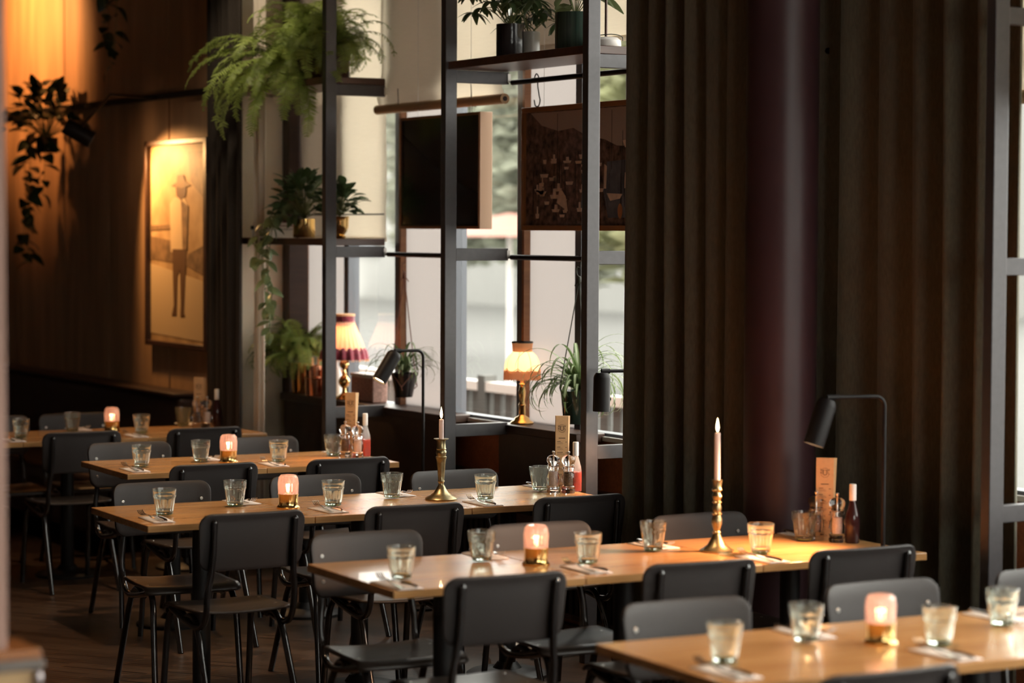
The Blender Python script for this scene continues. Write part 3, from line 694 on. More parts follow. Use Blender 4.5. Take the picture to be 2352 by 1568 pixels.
MB().lathe([(.106, .285), (.121, .268), (.127, .245), (.131, .22), (.127, .22), (.104, .275)], 144, flute=lambda a, z: 1+.045*cos(a*18)).build('velvet_ruffle', burgundy, sh)
fr_ = MB()
for k in range(72):
    a = 2*pi*k/72; rr = .128*(1+.045*cos(a*18)); fr_.tube([(rr*cos(a), rr*sin(a), .224), (rr*1.01*cos(a), rr*1.01*sin(a), .210)], .0025, 5)
fr_.build('bead_trim', fringe, sh)
light('POINT', 'lamp_bulb', (0, 0, .34), 1.2, (1, .62, .38), e, size=.03)
e = empty('table_lamp', (5.825, 9.93, .92)); tag(e, 'small brass lamp with cream scalloped shade on the short ledge', 'table lamp')
MB().lathe([(0, 0), (.055, 0), (.057, .006), (.052, .012), (.040, .018), (.034, .030), (.020, .038), (.015, .045), (.017, .05), (.0155, .085), (.019, .09), (.0155, .095), (.012, .105), (.016, .135), (.0175, .155), (.012, .178), (.010, .185), (.015, .190), (.009, .197), (.008, .24)], 40).build('base', brass, e)
def sc(a, z): return 1-.05*abs(cos(a*4))*max(0, min(1, (z-.24)/.03)) if z < .33 else 1
S2 = [(.0845, .255), (.0840, .275), (.0790, .300), (.0665, .325), (.052, .340), (.046, .345)]
sh = MB().lathe(S2, 128, flute=lambda a, z: 1+.035*abs(sin(a*4))-.02).build('lamp_shade', shadecream, e, solid=.002)
MB().lathe([(.046, .344), (.0475, .36), (.0485, .378), (.051, .388), (.049, .390), (.044, .36)], 72, flute=lambda a, z: 1+.012*cos(a*36)).build('pleated_collar', fringe, sh)
MB().lathe([(.0505, .386), (.054, .389), (.0505, .394), (.046, .391)], 40).build('rim', blackpot, sh)
ff = MB()
for k in range(110):
    a = 2*pi*k/110; dip = .262-.016*abs(sin(a*4)); r0 = .0855*(1+.035*abs(sin(a*4))-.02)
    ff.tube([(r0*cos(a), r0*sin(a), dip), (r0*1.015*cos(a), r0*1.015*sin(a), .212+.003*sin(k*2.3))], .0024, 5)
ff.build('hanging_fringe', fringe, sh)
rb = MB()
for k in range(8):
    a = pi/4*k
    rb.tube([((r)*cos(a)*.985, (r)*sin(a)*.985, z) for r, z in S2], .0012, 5)
arc = [(0.0865*(1+.035*abs(sin(q*4))-.02)*cos(q), .0865*(1+.035*abs(sin(q*4))-.02)*sin(q), .268-.016*abs(sin(q*4))) for q in [2*pi*k/128 for k in range(129)]]
rb.tube(arc, .0016, 5)
rb.build('dark_piping', fringe, sh)
light('POINT', 'lamp_bulb', (0, 0, .30), .45, (1, .72, .46), e, size=.03)
e = empty('table_lamp', (5.57, 8.80, 2.626)); tag(e, 'pale lamp foot with thin pole on the top shelf by the curtain', 'table lamp')
MB().lathe([(0, 0), (.062, 0), (.066, .008), (.064, .03), (.050, .042), (.01, .046)], 36).build('base', whiteenamel, e); MB().tube([(0, 0, .04), (0, 0, .42)], .006).build('pole', shelfwood, e)
MB().lathe([(.11, .40), (.07, .56)], 32).build('lamp_shade', blind, e, solid=.002)
MB().tube(bez([(-.055, -.03, .048), (-.01, -.066, .052), (.04, -.062, .045), (.066, -.03, .03)], 5), .002, 6).build('cord', rope, e)

# ================================================================== PLANTS
def leaf(b, M, L_, W_, fold=.25, droop=.3, n=5):
    vs = []; fs = []
    for i in range(n+1):
        t = i/n; w = W_*sin(pi*min(1, t*.92+.04))**.8*(1-.25*t); y = L_*t; z = -droop*L_*t*t
        vs += [(-w, y, z+fold*w), (0, y, z), (w, y, z+fold*w)]
    for i in range(n):
        for k in (0, 1): fs.append((i*3+k, i*3+k+1, (i+1)*3+k+1, (i+1)*3+k))
    b.add(vs, fs, M)
def orient(p, d, rollv=0):
    d = Vector(d).normalized(); return Matrix.Translation(p) @ d.to_track_quat('Y', 'Z').to_matrix().to_4x4() @ Matrix.Rotation(rollv, 4, 'Y')
def frond_path(rd, az, L_, up, droop, n=16):
    p = Vector((0, 0, 0)); el = up; out = [p.copy()]
    for i in range(n):
        p = p+Vector((cos(az)*cos(el), sin(az)*cos(el), sin(el)))*(L_/n); el -= droop*(i+1)/n*2/n*8/8; az += rd.uniform(-.03, .03); out.append(p.copy())
    return out
def fern(loc, label, n, L0, L1, m, potb, sd=1, lean=(0, 0), up=(.2, 1.3), droop=(2.2, 3.2), azr=None, group=None, wl=.055):
    rd = random.Random(sd); e = empty('potted_fern', loc); tag(e, label, 'plant', group); fo = MB(); st = MB()
    for k in range(n):
        az = rd.uniform(*azr) if azr else rd.uniform(0, 2*pi); L_ = rd.uniform(L0, L1)
        P = frond_path(rd, az, L_, rd.uniform(*up), rd.uniform(*droop)); P = [p+Vector((lean[0]*i/16, lean[1]*i/16, 0)) for i, p in enumerate(P)]
        st.tube(P, [.0022*(1-i/(len(P))) + .0005 for i in range(len(P))], 4)
        Q = bez(P, 3); nq = len(Q)
        for i in range(4, nq-1):
            t = i/nq; T = (Q[i+1]-Q[i]).normalized(); side = T.cross(Vector((0, 0, 1)))
            if side.length < .05: side = Vector((1, 0, 0))
            side.normalize(); nr = side.cross(T); ll = wl*(sin(pi*min(1, t*.9+.08)))**.7*rd.uniform(.8, 1.15)
            for sgn in (-1, 1):
                d = side*sgn+T*.45-nr*rd.uniform(-.1, .35)
                d.normalize(); w = T*(L_/nq*.62); a = Q[i]
                fo.add([a-w*.5, a+w*.6, a+d*ll*.6+w*.55, a+d*ll, a+d*ll*.55-w*.45], [(0, 1, 2, 3, 4)])
    fo.build('fronds', m, e, smooth=False); st.build('stems', stem, e)
    if potb: potb(e)
    return e
def pot(prof, m, name='pot', n=40, flute=None):
    def f_(e):
        MB().lathe(prof, n, flute=flute).build(name, m, e); r, z = max(prof, key=lambda q: q[1]); MB().lathe([(0, z-.03), (r*.9, z-.028), (r*.9, z-.02), (0, z-.012)], 24).build('soil', soil, e)
    return f_
def cyl(r, h, t=.004, r0=None): r0 = r0 or r; return [(0, 0), (r0*.96, 0), (r0, .006), (r, h-.003), (r, h), (r-t, h), (r0-t, .02)]
# top shelf ferns (in brown pots on the shelf), fronds spilling over the room side
def shift(p, dz): return lambda e: (p(e), [setattr(c, 'location', (0, 0, dz)) for c in e.children if c.name.split('.')[0] in ('pot', 'soil')])
fern((5.56, 11.42, 2.80), 'lush green fern in a brown pot on the top shelf beside the frame', 46, .22, .42, leaffern, shift(pot(cyl(.075, .13), shelfwood), -.174), sd=11, up=(.1, 1.4), droop=(1.6, 2.8), wl=.06)
fern((5.52, 11.66, 2.84), 'huge arching green fern on the top shelf by the black curtain', 62, .30, .50, leaffern, shift(pot(cyl(.10, .18), shelfwood), -.214), sd=12, up=(.0, 1.4), droop=(2.0, 3.4), wl=.065)
fern((5.46, 11.70, 2.72), 'trailing green fern whose fronds hang over the black curtain', 46, .42, .70, leaffern, shift(pot(cyl(.08, .11), shelfwood), -.114), sd=15, up=(-.5, .7), droop=(1.3, 2.0), azr=(2.2, 4.7), wl=.07)
# low fern in gold pot on the ledge
fern((5.81, 12.36, 1.115), 'feathery fern in a gold pot on the window ledge', 120, .24, .42, leaffern, shift(pot(cyl(.062, .17, r0=.055), brass), -.195), sd=17, up=(.2, 1.4), droop=(1.6, 3.2), wl=.04)
# rubbery trailing / rosette plants
def leafy(loc, label, n, spread, m, potf, L_=(.05, .08), W_=.02, sd=1, up=.12, name='potted_plant', group=None):
    rd = random.Random(sd); e = empty(name, loc); tag(e, label, 'plant', group); b = MB(); st = MB()
    for k in range(n):
        az = rd.uniform(0, 2*pi); el = rd.uniform(.15, 1.45); r = spread*rd.uniform(.55, 1)
        d = Vector((cos(az)*cos(el), sin(az)*cos(el), sin(el)*1.1)); p = d*r+Vector((0, 0, up*rd.uniform(0, .4)))
        st.tube([(0, 0, 0), tuple(p*.5+Vector((0, 0, .015))), tuple(p)], .0015, 4)
        leaf(b, orient(p, d+Vector((rd.uniform(-.6, .6), rd.uniform(-.6, .6), rd.uniform(-.5, .2))), rd.uniform(-.6, .6)), rd.uniform(*L_), W_*rd.uniform(.8, 1.2), droop=rd.uniform(.1, .6))
    b.build('leaves', m, e, smooth=True); st.build('stems', stem, e); potf(e); return e
gold = [(0, .0), (.03, .0), (.034, .012), (.025, .02), (.038, .035), (.047, .06), (.048, .09), (.050, .11), (.053, .113), (.050, .116), (.045, .11), (.04, .06)]
leafy((5.60, 11.45, 1.912), 'round-leaved plant in a gold goblet pot on the middle shelf', 95, .125, leafdark, shift(pot(gold, brass), -.116), (.045, .075), .024, sd=21)
# trailing plant with hanging vines
e = leafy((5.56, 11.80, 1.90), 'trailing vine plant spilling down from the middle shelf', 110, .19, leafdark, shift(pot(cyl(.06, .10), brass), -.10), (.05, .085), .024, sd=22)
def vines(e, specs, m, sd, L_=(.05, .08), W_=.024, gap=.028):
    rd = random.Random(sd); b = MB(); st = MB()
    for pts in specs:
        P = bez(pts, 8); st.tube(P, .002, 5); acc = 0
        for i in range(1, len(P)):
            acc += (P[i]-P[i-1]).length
            if acc > gap:
                acc = 0; a = rd.uniform(0, 6.3); d = Vector((cos(a), sin(a), rd.uniform(-.9, .1)))
                leaf(b, orient(P[i], d, rd.uniform(-.8, .8)), rd.uniform(*L_), W_*rd.uniform(.8, 1.2), droop=rd.uniform(.1, .7))
    b.build('hanging_leaves', m, e); st.build('vines', stem, e)
vines(e, [[(0, 0, .02), (-.15, .05, .03), (-.20, .10, -.12), (-.18, .12, -.32), (-.20, .06, -.45)], [(0, 0, .02), (-.16, -.02, .05), (-.21, -.02, -.15), (-.20, .03, -.35), (-.21, -.02, -.55), (-.20, .02, -.66)],
          [(0, 0, .02), (-.14, .10, .02), (-.20, .16, -.10), (-.20, .17, -.25)], [(0, 0, .0), (-.17, .01, .0), (-.20, .05, -.2), (-.19, .0, -.4), (-.2, .05, -.52)]], leafmid, 5, (.055, .09), .026)
# schefflera in black pot, small grey pot, big green pot
def umbrella_plant(loc, label, n, potf, sd, H=(.10, .24)):
    rd = random.Random(sd); e = empty('potted_plant', loc); tag(e, label, 'plant'); b = MB(); st = MB()
    for k in range(n):
        az = rd.uniform(0, 2*pi); el = rd.uniform(.1, 1.3); r = rd.uniform(*H)
        p = Vector((cos(az)*cos(el)*r*1.15, sin(az)*cos(el)*r*1.15, sin(el)*r+.02)); st.tube(bez([(0, 0, -.02), tuple(p*.5+Vector((0, 0, .03))), tuple(p)], 4), .002, 5)
        for j in range(7):
            a = 2*pi*j/7; d = Vector((cos(a), sin(a), -.35+.5*rd.random()))
            leaf(b, orient(p, d, 0), rd.uniform(.065, .095), .017, droop=.45)
    b.build('leaves', leafdark, e); st.build('stems', stem, e); potf(e); return e
umbrella_plant((5.50, 9.50, 2.775), 'umbrella-leaved plant in a black glazed pot on the top shelf', 20, shift(pot(cyl(.062, .145), blackpot), -.149), 31)
umbrella_plant((5.60, 9.50, 2.745), 'leafy plant in a small grey pot behind the black pot', 9, shift(pot(cyl(.05, .115), greypot), -.119), 33, (.08, .16))
def bigleaf(loc):
    e = empty('potted_plant', loc); tag(e, 'broad-leaved plant in a ribbed dark green glazed pot on the top shelf', 'plant'); b = MB(); st = MB(); rd = random.Random(8)
    for k in range(11):
        az = rd.uniform(0, 2*pi) if k > 2 else [2.6, 4.9, 3.6][k]; r = rd.uniform(.05, .11); p = Vector((cos(az)*r, sin(az)*r, rd.uniform(.0, .12)))
        st.tube([(0, 0, -.02), tuple(p*.6+Vector((0, 0, .02))), tuple(p)], .0025, 5); leaf(b, orient(p, (cos(az), sin(az), rd.uniform(-.3, .3)), rd.uniform(-.5, .5)), rd.uniform(.10, .14), .034, droop=.4)
    b.build('leaves', leafmid, e); st.build('stems', stem, e)
    MB().lathe(cyl(.088, .158), 60, Matrix.Translation((0, 0, -.162)), flute=lambda a, z: 1+.006*cos(a*30)).build('pot', greenpot, e); MB().lathe([(0, -.03), (.08, -.03), (.08, -.024), (0, -.02)], 24).build('soil', soil, e)
bigleaf((5.52, 8.97, 2.788))
# spider plants
def spider(loc, label, n, L_, potf, sd, sc=1, lean=0):
    rd = random.Random(sd); e = empty('spider_plant', loc); tag(e, label, 'plant'); b = MB(); c = MB()
    for k in range(n):
        az = rd.uniform(0, 2*pi); P = frond_path(rd, az, rd.uniform(*L_), rd.uniform(.35, 1.45), rd.uniform(2.2, 4.2), 14); w0 = rd.uniform(.007, .011)*sc
        for (bb, ws, dz) in ((b, 1, 0), (c, .38, .0006)):
            vs = []; fs = []
            for i, p in enumerate(P):
                t = i/(len(P)-1); T = (P[min(i+1, len(P)-1)]-P[max(i-1, 0)]).normalized(); sd_ = T.cross(Vector((0, 0, 1))); sd_ = sd_.normalized() if sd_.length > .05 else Vector((-sin(az), cos(az), 0)); w = w0*ws*(1-t**2.5)+.0004; up_ = sd_.cross(T)*.25*w
                vs += [p-sd_*w+up_+Vector((0, 0, dz)), p+Vector((0, 0, dz)), p+sd_*w+up_+Vector((0, 0, dz))]
            for i in range(len(P)-1):
                for q in (0, 1): fs.append((i*3+q, i*3+q+1, (i+1)*3+q+1, (i+1)*3+q))
            bb.add(vs, fs)
    b.build('leaves', leafpale, e); c.build('leaf_stripes', leafstripe, e); potf(e); return e
def hanger(e, zk, rp, zp, m, n=3, ph=.3):
    """rope harness: n strings from knot at height zk to pot rim and under the pot; hook loop above"""
    b = MB()
    for k in range(n):
        a = 2*pi*k/n+ph; x, y = rp*1.06*cos(a), rp*1.06*sin(a); a2 = a+pi/n; a3 = a-pi/n; x2, y2 = rp*1.05*cos(a2), rp*1.05*sin(a2); x3, y3 = rp*1.05*cos(a3), rp*1.05*sin(a3)
        b.tube([(0, 0, zk), (x, y, .01)], .0028, 6).tube([(x, y, .01), (x2, y2, zp*.55), (0, 0, zp-.004)], .0026, 6).tube([(x, y, .01), (x3, y3, zp*.55), (0, 0, zp-.004)], .0026, 6)
    b.lathe([(0, zk-.02), (.008, zk-.014), (.011, zk), (.007, zk+.016), (0, zk+.02)], 10); b.tube([(0, 0, zk), (.012, -.025, zk-.03)], .0025, 6).tube([(0, 0, zk), (-.006, .03, zk-.025)], .0025, 6)
    zt = 1.715-e.location.z
    b.tube(bez([(0, -.008, zk+.01), (0, .022, zk+.03), (0, .02, zk+.06), (0, -.006, zt-.04), (0, -.014, zt+.005), (0, .0, zt+.014), (0, .014, zt+.002)], 5), .0022, 6)
    b.build('rope_hanger', m, e)
e = spider((5.765, 9.32, 1.118), 'striped spider plant in a dark green pot hanging on black rope', 96, (.22, .46), shift(pot(cyl(.083, .15, r0=.070), greenpot), -.150), 41); hanger(e, .50, .083, -.152, rope)
e = spider((5.765, 11.03, 1.108), 'small spider plant in a black tapered pot hanging on leather straps', 52, (.16, .36), shift(pot(cyl(.068, .125, r0=.045), blackpot), -.125), 42, .8); hanger(e, .50, .068, -.127, leather, ph=.9)
# dark climbing plants on the rusty wall
def hangplant(loc, label, specs, sd, n=60, spread=.16):
    e = leafy(loc, label, n, spread, leafshade, pot(cyl(.07, .10), blackpot), (.06, .11), .035, sd=sd, name='hanging_plant')
    for c in e.children:
        if c.name.startswith(('pot', 'soil')): c.location = (0, 0, -.09)
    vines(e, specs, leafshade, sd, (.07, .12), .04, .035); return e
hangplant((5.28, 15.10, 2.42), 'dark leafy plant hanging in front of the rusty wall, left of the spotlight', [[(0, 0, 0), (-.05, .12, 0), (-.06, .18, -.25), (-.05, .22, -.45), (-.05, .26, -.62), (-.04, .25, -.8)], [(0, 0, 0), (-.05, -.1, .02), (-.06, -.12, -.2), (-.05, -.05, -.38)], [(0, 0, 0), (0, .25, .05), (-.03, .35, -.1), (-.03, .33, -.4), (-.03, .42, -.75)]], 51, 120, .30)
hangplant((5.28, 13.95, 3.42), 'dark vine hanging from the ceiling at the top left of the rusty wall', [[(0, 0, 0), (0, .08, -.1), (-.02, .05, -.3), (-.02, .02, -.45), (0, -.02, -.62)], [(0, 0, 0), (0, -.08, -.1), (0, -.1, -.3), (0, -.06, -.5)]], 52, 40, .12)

# ================================================================== LEDGE AND SHELF THINGS
def crock(x, y, r, h, m, label, utensils=0):
    e = empty('copper_pot', (x, y, .92)); tag(e, label, 'pot'); MB().lathe(cyl(r, h, r0=r*.9), 40).build('body', m, e); MB().lathe([(r*1.0, h*.55), (r*1.06, h*.6), (r*1.0, h*.65)], 40).build('band', m, e)
    for k in range(utensils): MB().tube([(-.01+.03*k, 0, .02), (-.02+.045*k, .01*k, h+.045)], .008, 8).build('wooden_spoon', fringe, e)
crock(5.785, 12.13, .058, .17, copper, 'tall copper pot with wooden spoons on the ledge', 2)
crock(5.835, 11.98, .055, .15, copper, 'second copper pot between the fern and the woven box')
e = empty('woven_box', (5.84, 11.955-.17, .92)) if False else empty('woven_box', (5.86, 11.62, .92)); tag(e, 'pinkish woven box on the ledge behind the red fringed lamp', 'box')
MB().box(-.045, .045, -.13, .13, 0, .13).build('box_body', wicker, e, bevel=.006); MB().box(-.048, .048, -.133, .133, .13, .15).build('lid', paper, e, bevel=.004)
e = empty('white_bottle', (5.80, 11.90, .92)); tag(e, 'white bottle with narrow neck beside the red fringed lamp', 'bottle'); MB().lathe([(0, 0), (.03, 0), (.032, .01), (.032, .13), (.022, .16), (.010, .18), (.010, .22), (0, .222)], 24).build('body', whiteenamel, e)
for (z, m, h, dy, lab, w) in ((1.796, paper, .045, 0, 'pale thick book under the red book on the middle shelf', .11), (1.8415, darkbook, .02, .02, 'dark book between the pale and the red book', .11), (1.8620, redbook, .018, -.01, 'red-spined book on top of the little stack', .10)):
    e = empty('book', (5.53, 12.12+dy, z)); tag(e, lab, 'book', 'books on the middle shelf'); MB().box(-.08, .08, -w, w, 0, .002).box(-.08, .08, -w, w, h-.002, h).box(-.082, -.079, -w, w, 0, h).build('cover', m, e, smooth=False); MB().box(-.079, .076, -w+.003, w-.003, .002, h-.002).build('pages', paper, e, smooth=False)

# ================================================================== PICTURES
e = empty('framed_picture', (5.80, 0, 0)); tag(e, 'dark framed mountain picture hanging by the windows, left of the harbour picture', 'picture')
Y0, Y1, Z0, Z1 = 10.265, 11.12, 1.848, 2.418
MB().box(-.012, .0, Y0+.01, Y1-.01, Z0+.01, Z1-.01).build('print', artblack, e, smooth=False)
fm = MB().box(-.022, .03, Y0, Y1, Z0, Z0+.014).box(-.022, .03, Y0, Y1, Z1-.014, Z1).box(-.022, .03, Y1-.014, Y1, Z0+.0141, Z1-.0141).build('frame_rails', framewood, e, bevel=.001)
MB().box(-.025, .045, Y0-.004, Y0+.014, Z0, Z1).build('frame_side', mat('pale_frame_wood', (.60, .38, .25), .5), e, bevel=.002)
MB().prism([(10.30, 2.02), (10.50, 2.08), (10.72, 2.16), (10.9, 2.24), (11.09, 2.33), (11.09, 1.87), (10.30, 1.87)], -.0135, -.012, 0).build('mountain_shape', artwater if False else blackpot, e, smooth=False)
MB().tube([(.01, Y0+.15, Z1), (.01, Y0+.15, 3.34)], .0012, 5).tube([(.01, Y1-.15, Z1), (.01, Y1-.15, 3.34)], .0012, 5).build('hanging_wires', rivet, e)
gp_ = MB().box(-.018, -.017, Y0+.012, Y1-.012, Z0+.012, Z1-.012).build('picture_glass', pane, e, smooth=False)
e = empty('framed_picture', (5.80, 0, 0)); tag(e, 'framed harbour picture with boats and masts beside the tall curtain', 'picture')
Y0, Y1, Z0, Z1 = 8.86, 9.865, 1.842, 2.418
MB().box(-.010, .02, Y0+.01, Y1-.01, Z0+.01, Z1-.01).build('print', artdark, e, smooth=False)
MB().box(-.025, .03, Y0, Y1, Z0, Z0+.024).box(-.025, .03, Y0, Y1, Z1-.024, Z1).box(-.025, .03, Y1-.022, Y1, Z0+.0241, Z1-.0241).box(-.025, .03, Y0, Y0+.022, Z0+.0241, Z1-.0241).build('picture_frame', mat('orange_frame_wood', (.36, .15, .05), .4), e, bevel=.002)
MB().tube([(.01, Y0+.15, Z1), (.01, Y0+.15, 3.34)], .0012, 5).tube([(.01, Y1-.15, Z1), (.01, Y1-.15, 3.34)], .0012, 5).build('hanging_wires', rivet, e)
rd = random.Random(14)
MB().prism([(8.885, 2.39), (9.80, 2.39), (9.70, 2.33), (9.55, 2.30), (9.42, 2.31), (9.30, 2.27), (9.15, 2.25), (9.05, 2.22), (8.885, 2.21)], -.0112, -.010, 0).build('sky_shape', artsky, e, smooth=False)
MB().prism([(8.885, 2.16), (9.13, 2.15), (9.16, 2.02), (9.12, 1.90), (8.885, 1.90)], -.0112, -.010, 0).build('water_shape', artwater, e, smooth=False)
b = MB()
for k in range(26):
    y = rd.uniform(8.9, 9.83); z = rd.uniform(1.88, 2.12); b.box(-.0122, -.0113, y, y+.0022, z, z+rd.uniform(.12, .3) if z < 2.09 else 2.38)
for k in range(14):
    y = rd.uniform(8.95, 9.78); z = rd.uniform(1.9, 2.1); dy = rd.uniform(-.08, .08); b.add([(-.0118, y, z), (-.0118, y+.0025, z), (-.0118, y+dy+.0025, z+.16), (-.0118, y+dy, z+.16)], [(0, 1, 2, 3)])
b.build('masts', artblack, e, smooth=False)
b = MB()
for k in range(34):
    y = rd.uniform(9.16, 9.76); z = rd.uniform(1.89, 2.17); w, h = rd.uniform(.02, .06), rd.uniform(.010, .022)
    b.prism([(y, z), (y+w, z), (y+w*1.15, z+h), (y-w*.15, z+h)], -.0125, -.0114, 0)
    if k % 2: b.prism([(y+w*.2, z+h), (y+w*.7, z+h), (y+w*.65, z+h*2.6), (y+w*.25, z+h*2.6)], -.0125, -.0114, 0)
b.prism([(9.02, 1.985), (9.10, 1.975), (9.13, 2.01), (9.00, 2.005)], -.0128, -.0114, 0).prism([(9.135, 2.03), (9.155, 2.03), (9.15, 2.14), (9.13, 2.13)], -.0128, -.0114, 0).prism([(8.96, 2.03), (8.985, 2.03), (8.98, 2.10), (8.97, 2.10)], -.0128, -.0114, 0)
b.prism([(9.46, 1.93), (9.56, 1.97), (9.53, 2.04), (9.48, 2.0)], -.0128, -.0114, 0).prism([(9.20, 1.95), (9.25, 1.93), (9.26, 2.08), (9.22, 2.1)], -.0128, -.0114, 0).prism([(8.9, 2.21), (8.98, 2.21), (9.0, 2.24), (8.92, 2.25)], -.0128, -.0114, 0)
b.build('boats', artlight, e, smooth=False)
MB().lathe([(0, 0), (.028, 0), (.028, .0006), (0, .0006)], 20, Matrix.Translation((-.0114, 9.02, 1.93)) @ Matrix.Rotation(-pi/2, 4, 'Y') @ Matrix.Diagonal((1.2, .7, 1, 1))).build('orange_reflection', artorange, e, smooth=False)
# portrait print on the rusty wall
e = empty('framed_picture', (5.45, 0, 0)); tag(e, 'tall sepia print of a standing man in a hat on the rusty wall', 'picture')
Y0, Y1, Z0, Z1 = 12.80, 13.70, 1.165, 2.346
MB().box(-.016, .0, Y0+.01, Y1-.01, Z0+.01, Z1-.01).build('print', sepia, e, smooth=False)
MB().box(-.045, .0, Y0-.02, Y1+.01, Z0-.02, Z0+.01).box(-.045, .0, Y0-.02, Y1+.01, Z1-.01, Z1+.02).box(-.045, .0, Y1-.01, Y1+.02, Z0-.02, Z1+.02).box(-.05, .0, Y0-.035, Y0+.01, Z0-.02, Z1+.02).build('picture_frame', darkwood, e, bevel=.003)
def YP(px): return 13.70-(px-350)/135*.90
def ZP(py): return 2.33-(py-335)/455*1.15
def sil(pts, m, name, d=.0): MB().prism([(YP(a), ZP(b_)) for a, b_ in pts], -.0178-d, -.0165-d, 0).build(name, m, e, smooth=False)
sil([(352, 545), (400, 555), (440, 585), (483, 560), (483, 470), (460, 440), (445, 420), (440, 350), (483, 350), (483, 640), (430, 610), (352, 600)], sepiamid, 'background_shapes')
sil([(352, 610), (483, 650), (483, 785), (352, 775)], sepialight, 'ground_shape')
sil([(398, 470), (408, 455), (430, 455), (440, 475), (436, 580), (400, 582)], sepialight, 'jacket_shape', .001)
sil([(404, 575), (436, 575), (433, 650), (430, 720), (433, 730), (422, 732), (423, 700), (421, 620), (416, 640), (414, 700), (413, 730), (402, 730), (407, 705), (405, 640)], sepiadark, 'trousers_shape', .002)
sil([(412, 432), (418, 420), (430, 420), (436, 432), (434, 452), (424, 462), (414, 452)], sepiadark, 'head_shape', .002)
sil([(402, 428), (414, 420), (416, 404), (430, 403), (434, 418), (446, 428), (425, 434)], sepiamid, 'hat_shape', .003)
sil([(352, 520), (398, 518), (400, 528), (352, 532)], sepiamid, 'arm_shape', .002)
sil([(424, 460), (440, 475), (437, 575), (428, 575)], sepiamid, 'shadow_side', .003)

# ================================================================== LEFT WALL FITTINGS
o = MB().box(-.03, 0, 12.66, 18.9, 0, .035).build('cable_rail', blacksteel, loc=(5.45, 0, 2.61)); tag(o, 'long dark rail running along the rusty wall', 'rail')
e = empty('wall_spotlight', (5.43, 13.86, 2.60)); tag(e, 'black wall spotlight aimed at the sepia portrait', 'spotlight')
hp = Vector((-.43, -.09, -.185)); d = Vector((.45, -.16, -.27)).normalized()
MB().tube([(0, -.3, .02), (-.30, -.30, .03), tuple(hp)], .009, 8).build('arm', blacksteel, e)
M = aim(hp, d); MB().lathe([(0, .08), (.045, .08), (.05, .07), (.05, -.10), (.046, -.10), (.046, -.06), (0, -.06)], 28, M).build('lamp_head', blacksteel, e)
MB().lathe([(0, -.085), (.045, -.085), (.045, -.061), (0, -.061)], 24, M).build('lens', bulb, e)
light('SPOT', 'spot_light', hp+d*.13, 55, (1, .52, .19), e, Vector((.42, -.40, -.52)), .04, 104, .6)
e = empty('ceiling_spotlight', (4.55, 15.75, 3.58)); tag(e, 'ceiling spotlight washing the top left of the rusty wall', 'spotlight')
MB().lathe([(.05, 0), (.05, -.02), (.012, -.03), (.012, -.10), (0, -.10)], 20).build('mount', blacksteel, e)
d = Vector((.90, .02, -.22)).normalized(); M = aim(Vector((0, 0, -.12)), d)
MB().lathe([(0, .06), (.05, .06), (.05, -.10), (.045, -.10), (.045, -.07), (0, -.07)], 24, M).build('lamp_head', blacksteel, e)
light('SPOT', 'spot_light', Vector((0, 0, -.12))+d*.12, 105, (1, .42, .13), e, d, .05, 112, .45)
# bench along the rusty wall
e = empty('wall_bench', (5.20, 15.9, 0)); tag(e, 'dark leather bench along the foot of the rusty wall', 'bench')
MB().box(-.45, .2, -3.0, 3.0, .12, .45).build('seat', leatherdark, e, bevel=.03); MB().box(.08, .24, -3.0, 2.9, .45, .88).build('backrest', leatherdark, e, bevel=.03)
MB().box(.06, .25, -3.0, 2.9, .88, .90).build('top_rail', leatherdark, e, bevel=.005)

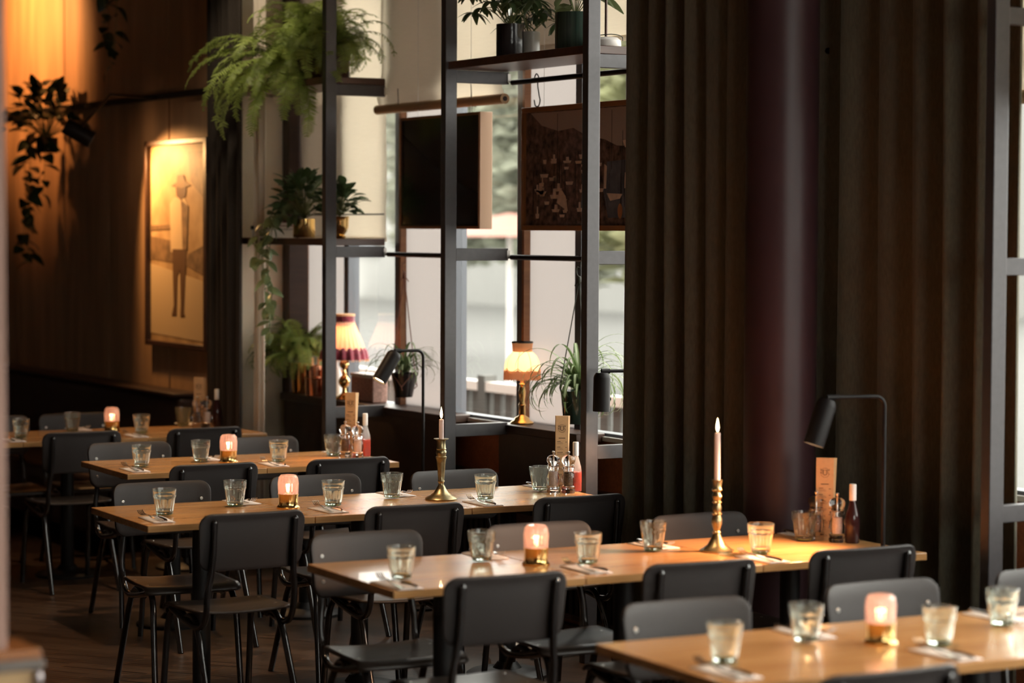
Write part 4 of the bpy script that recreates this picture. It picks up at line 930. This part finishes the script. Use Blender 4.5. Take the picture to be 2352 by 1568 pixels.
# ================================================================== FOREGROUND COUNTER, LEFT
e = empty('service_counter', (1.705, 4.90, 0)); tag(e, 'wooden service counter corner at the bottom left edge', 'counter')
MB().box(-1.5, -.02, .02, .16, 0, .905).build('body', counterface, e, bevel=.004)
MB().box(-1.5, 0, 0, .17, .905, .93).build('edge', counteredge, e, bevel=.006); MB().box(-1.49, -.006, .006, .165, .93, .95).build('top', countertop, e, bevel=.004)
b = MB()
for k in range(16): b.lathe([(.004, -.018), (.009, -.010), (.009, .010), (.004, .018)], 12, Matrix.Translation((-.012, .012, .885-.040*k)))
b.build('corner_beads', mat('dull_metal', (.45, .40, .40), .35, .8), e)
e = empty('counter_post', (1.632, 4.93, .95)); tag(e, 'pinkish upright post at the left edge standing on the counter', 'post')
MB().box(-.25, 0, 0, .05, 0, 2.62).build('post', plaster, e, bevel=.004)

# ================================================================== CABLES AND FLOOR THINGS
o = MB().tube(bez([(5.35, 9.25, .01), (5.30, 9.05, .02), (5.42, 8.95, .03), (5.36, 9.10, .05), (5.25, 8.98, .03), (5.38, 8.86, .012), (5.55, 8.9, .012)], 6), .008, 8).build('white_cable', cable); tag(o, 'tangle of white cable on the floor behind the middle chairs', 'cable')

# ================================================================== CEILING LAMPS
def downlight(x, y, power, ang, label, col=(1, .66, .38)):
    e = empty('ceiling_lamp', (x, y, 3.58)); tag(e, label, 'ceiling lamp', 'black ceiling lamps above the table rows')
    MB().lathe([(.05, .02), (.05, 0), (.045, 0), (.045, -.14), (.040, -.14), (.040, -.05), (0, -.05)], 24).build('housing', blacksteel, e); MB().lathe([(0, -.075), (.039, -.075), (.039, -.055), (0, -.055)], 20).build('lens', bulb, e)
    light('SPOT', 'ceiling_lamp_light', (0, 0, -.16), power, col, e, (0, 0, -1), .05, ang, .6)
for (x, y, p, r) in ((4.4, 12.3, 45, 'farthest'), (4.4, 10.45, 110, 'second-farthest'), (3.7, 8.6, 90, 'middle'), (3.9, 6.75, 60, 'second-nearest'), (3.8, 5.0, 110, 'nearest')):
    downlight(x, y, p, 58, 'black ceiling lamp out of view over the %s table row' % r)
e = empty('ceiling_spotlight', (4.6, 11.5, 3.58)); tag(e, 'unseen spotlight added to brighten the shelf ferns', 'spotlight')  # invented lamp out of view, added because the ferns came out too dark
MB().lathe([(.05, 0), (.05, -.02), (.012, -.03), (.012, -.08), (0, -.08)], 20).build('mount', blacksteel, e); d = Vector((.75, .4, -.72)).normalized()
MB().lathe([(0, .05), (.045, .05), (.045, -.08), (.04, -.08), (.04, -.05), (0, -.05)], 24, aim(Vector((0, 0, -.12)), d)).build('lamp_head', blacksteel, e)
light('SPOT', 'spot_light', Vector((0, 0, -.12))+d*.1, 20, (1, .84, .62), e, d, .04, 75, .6)
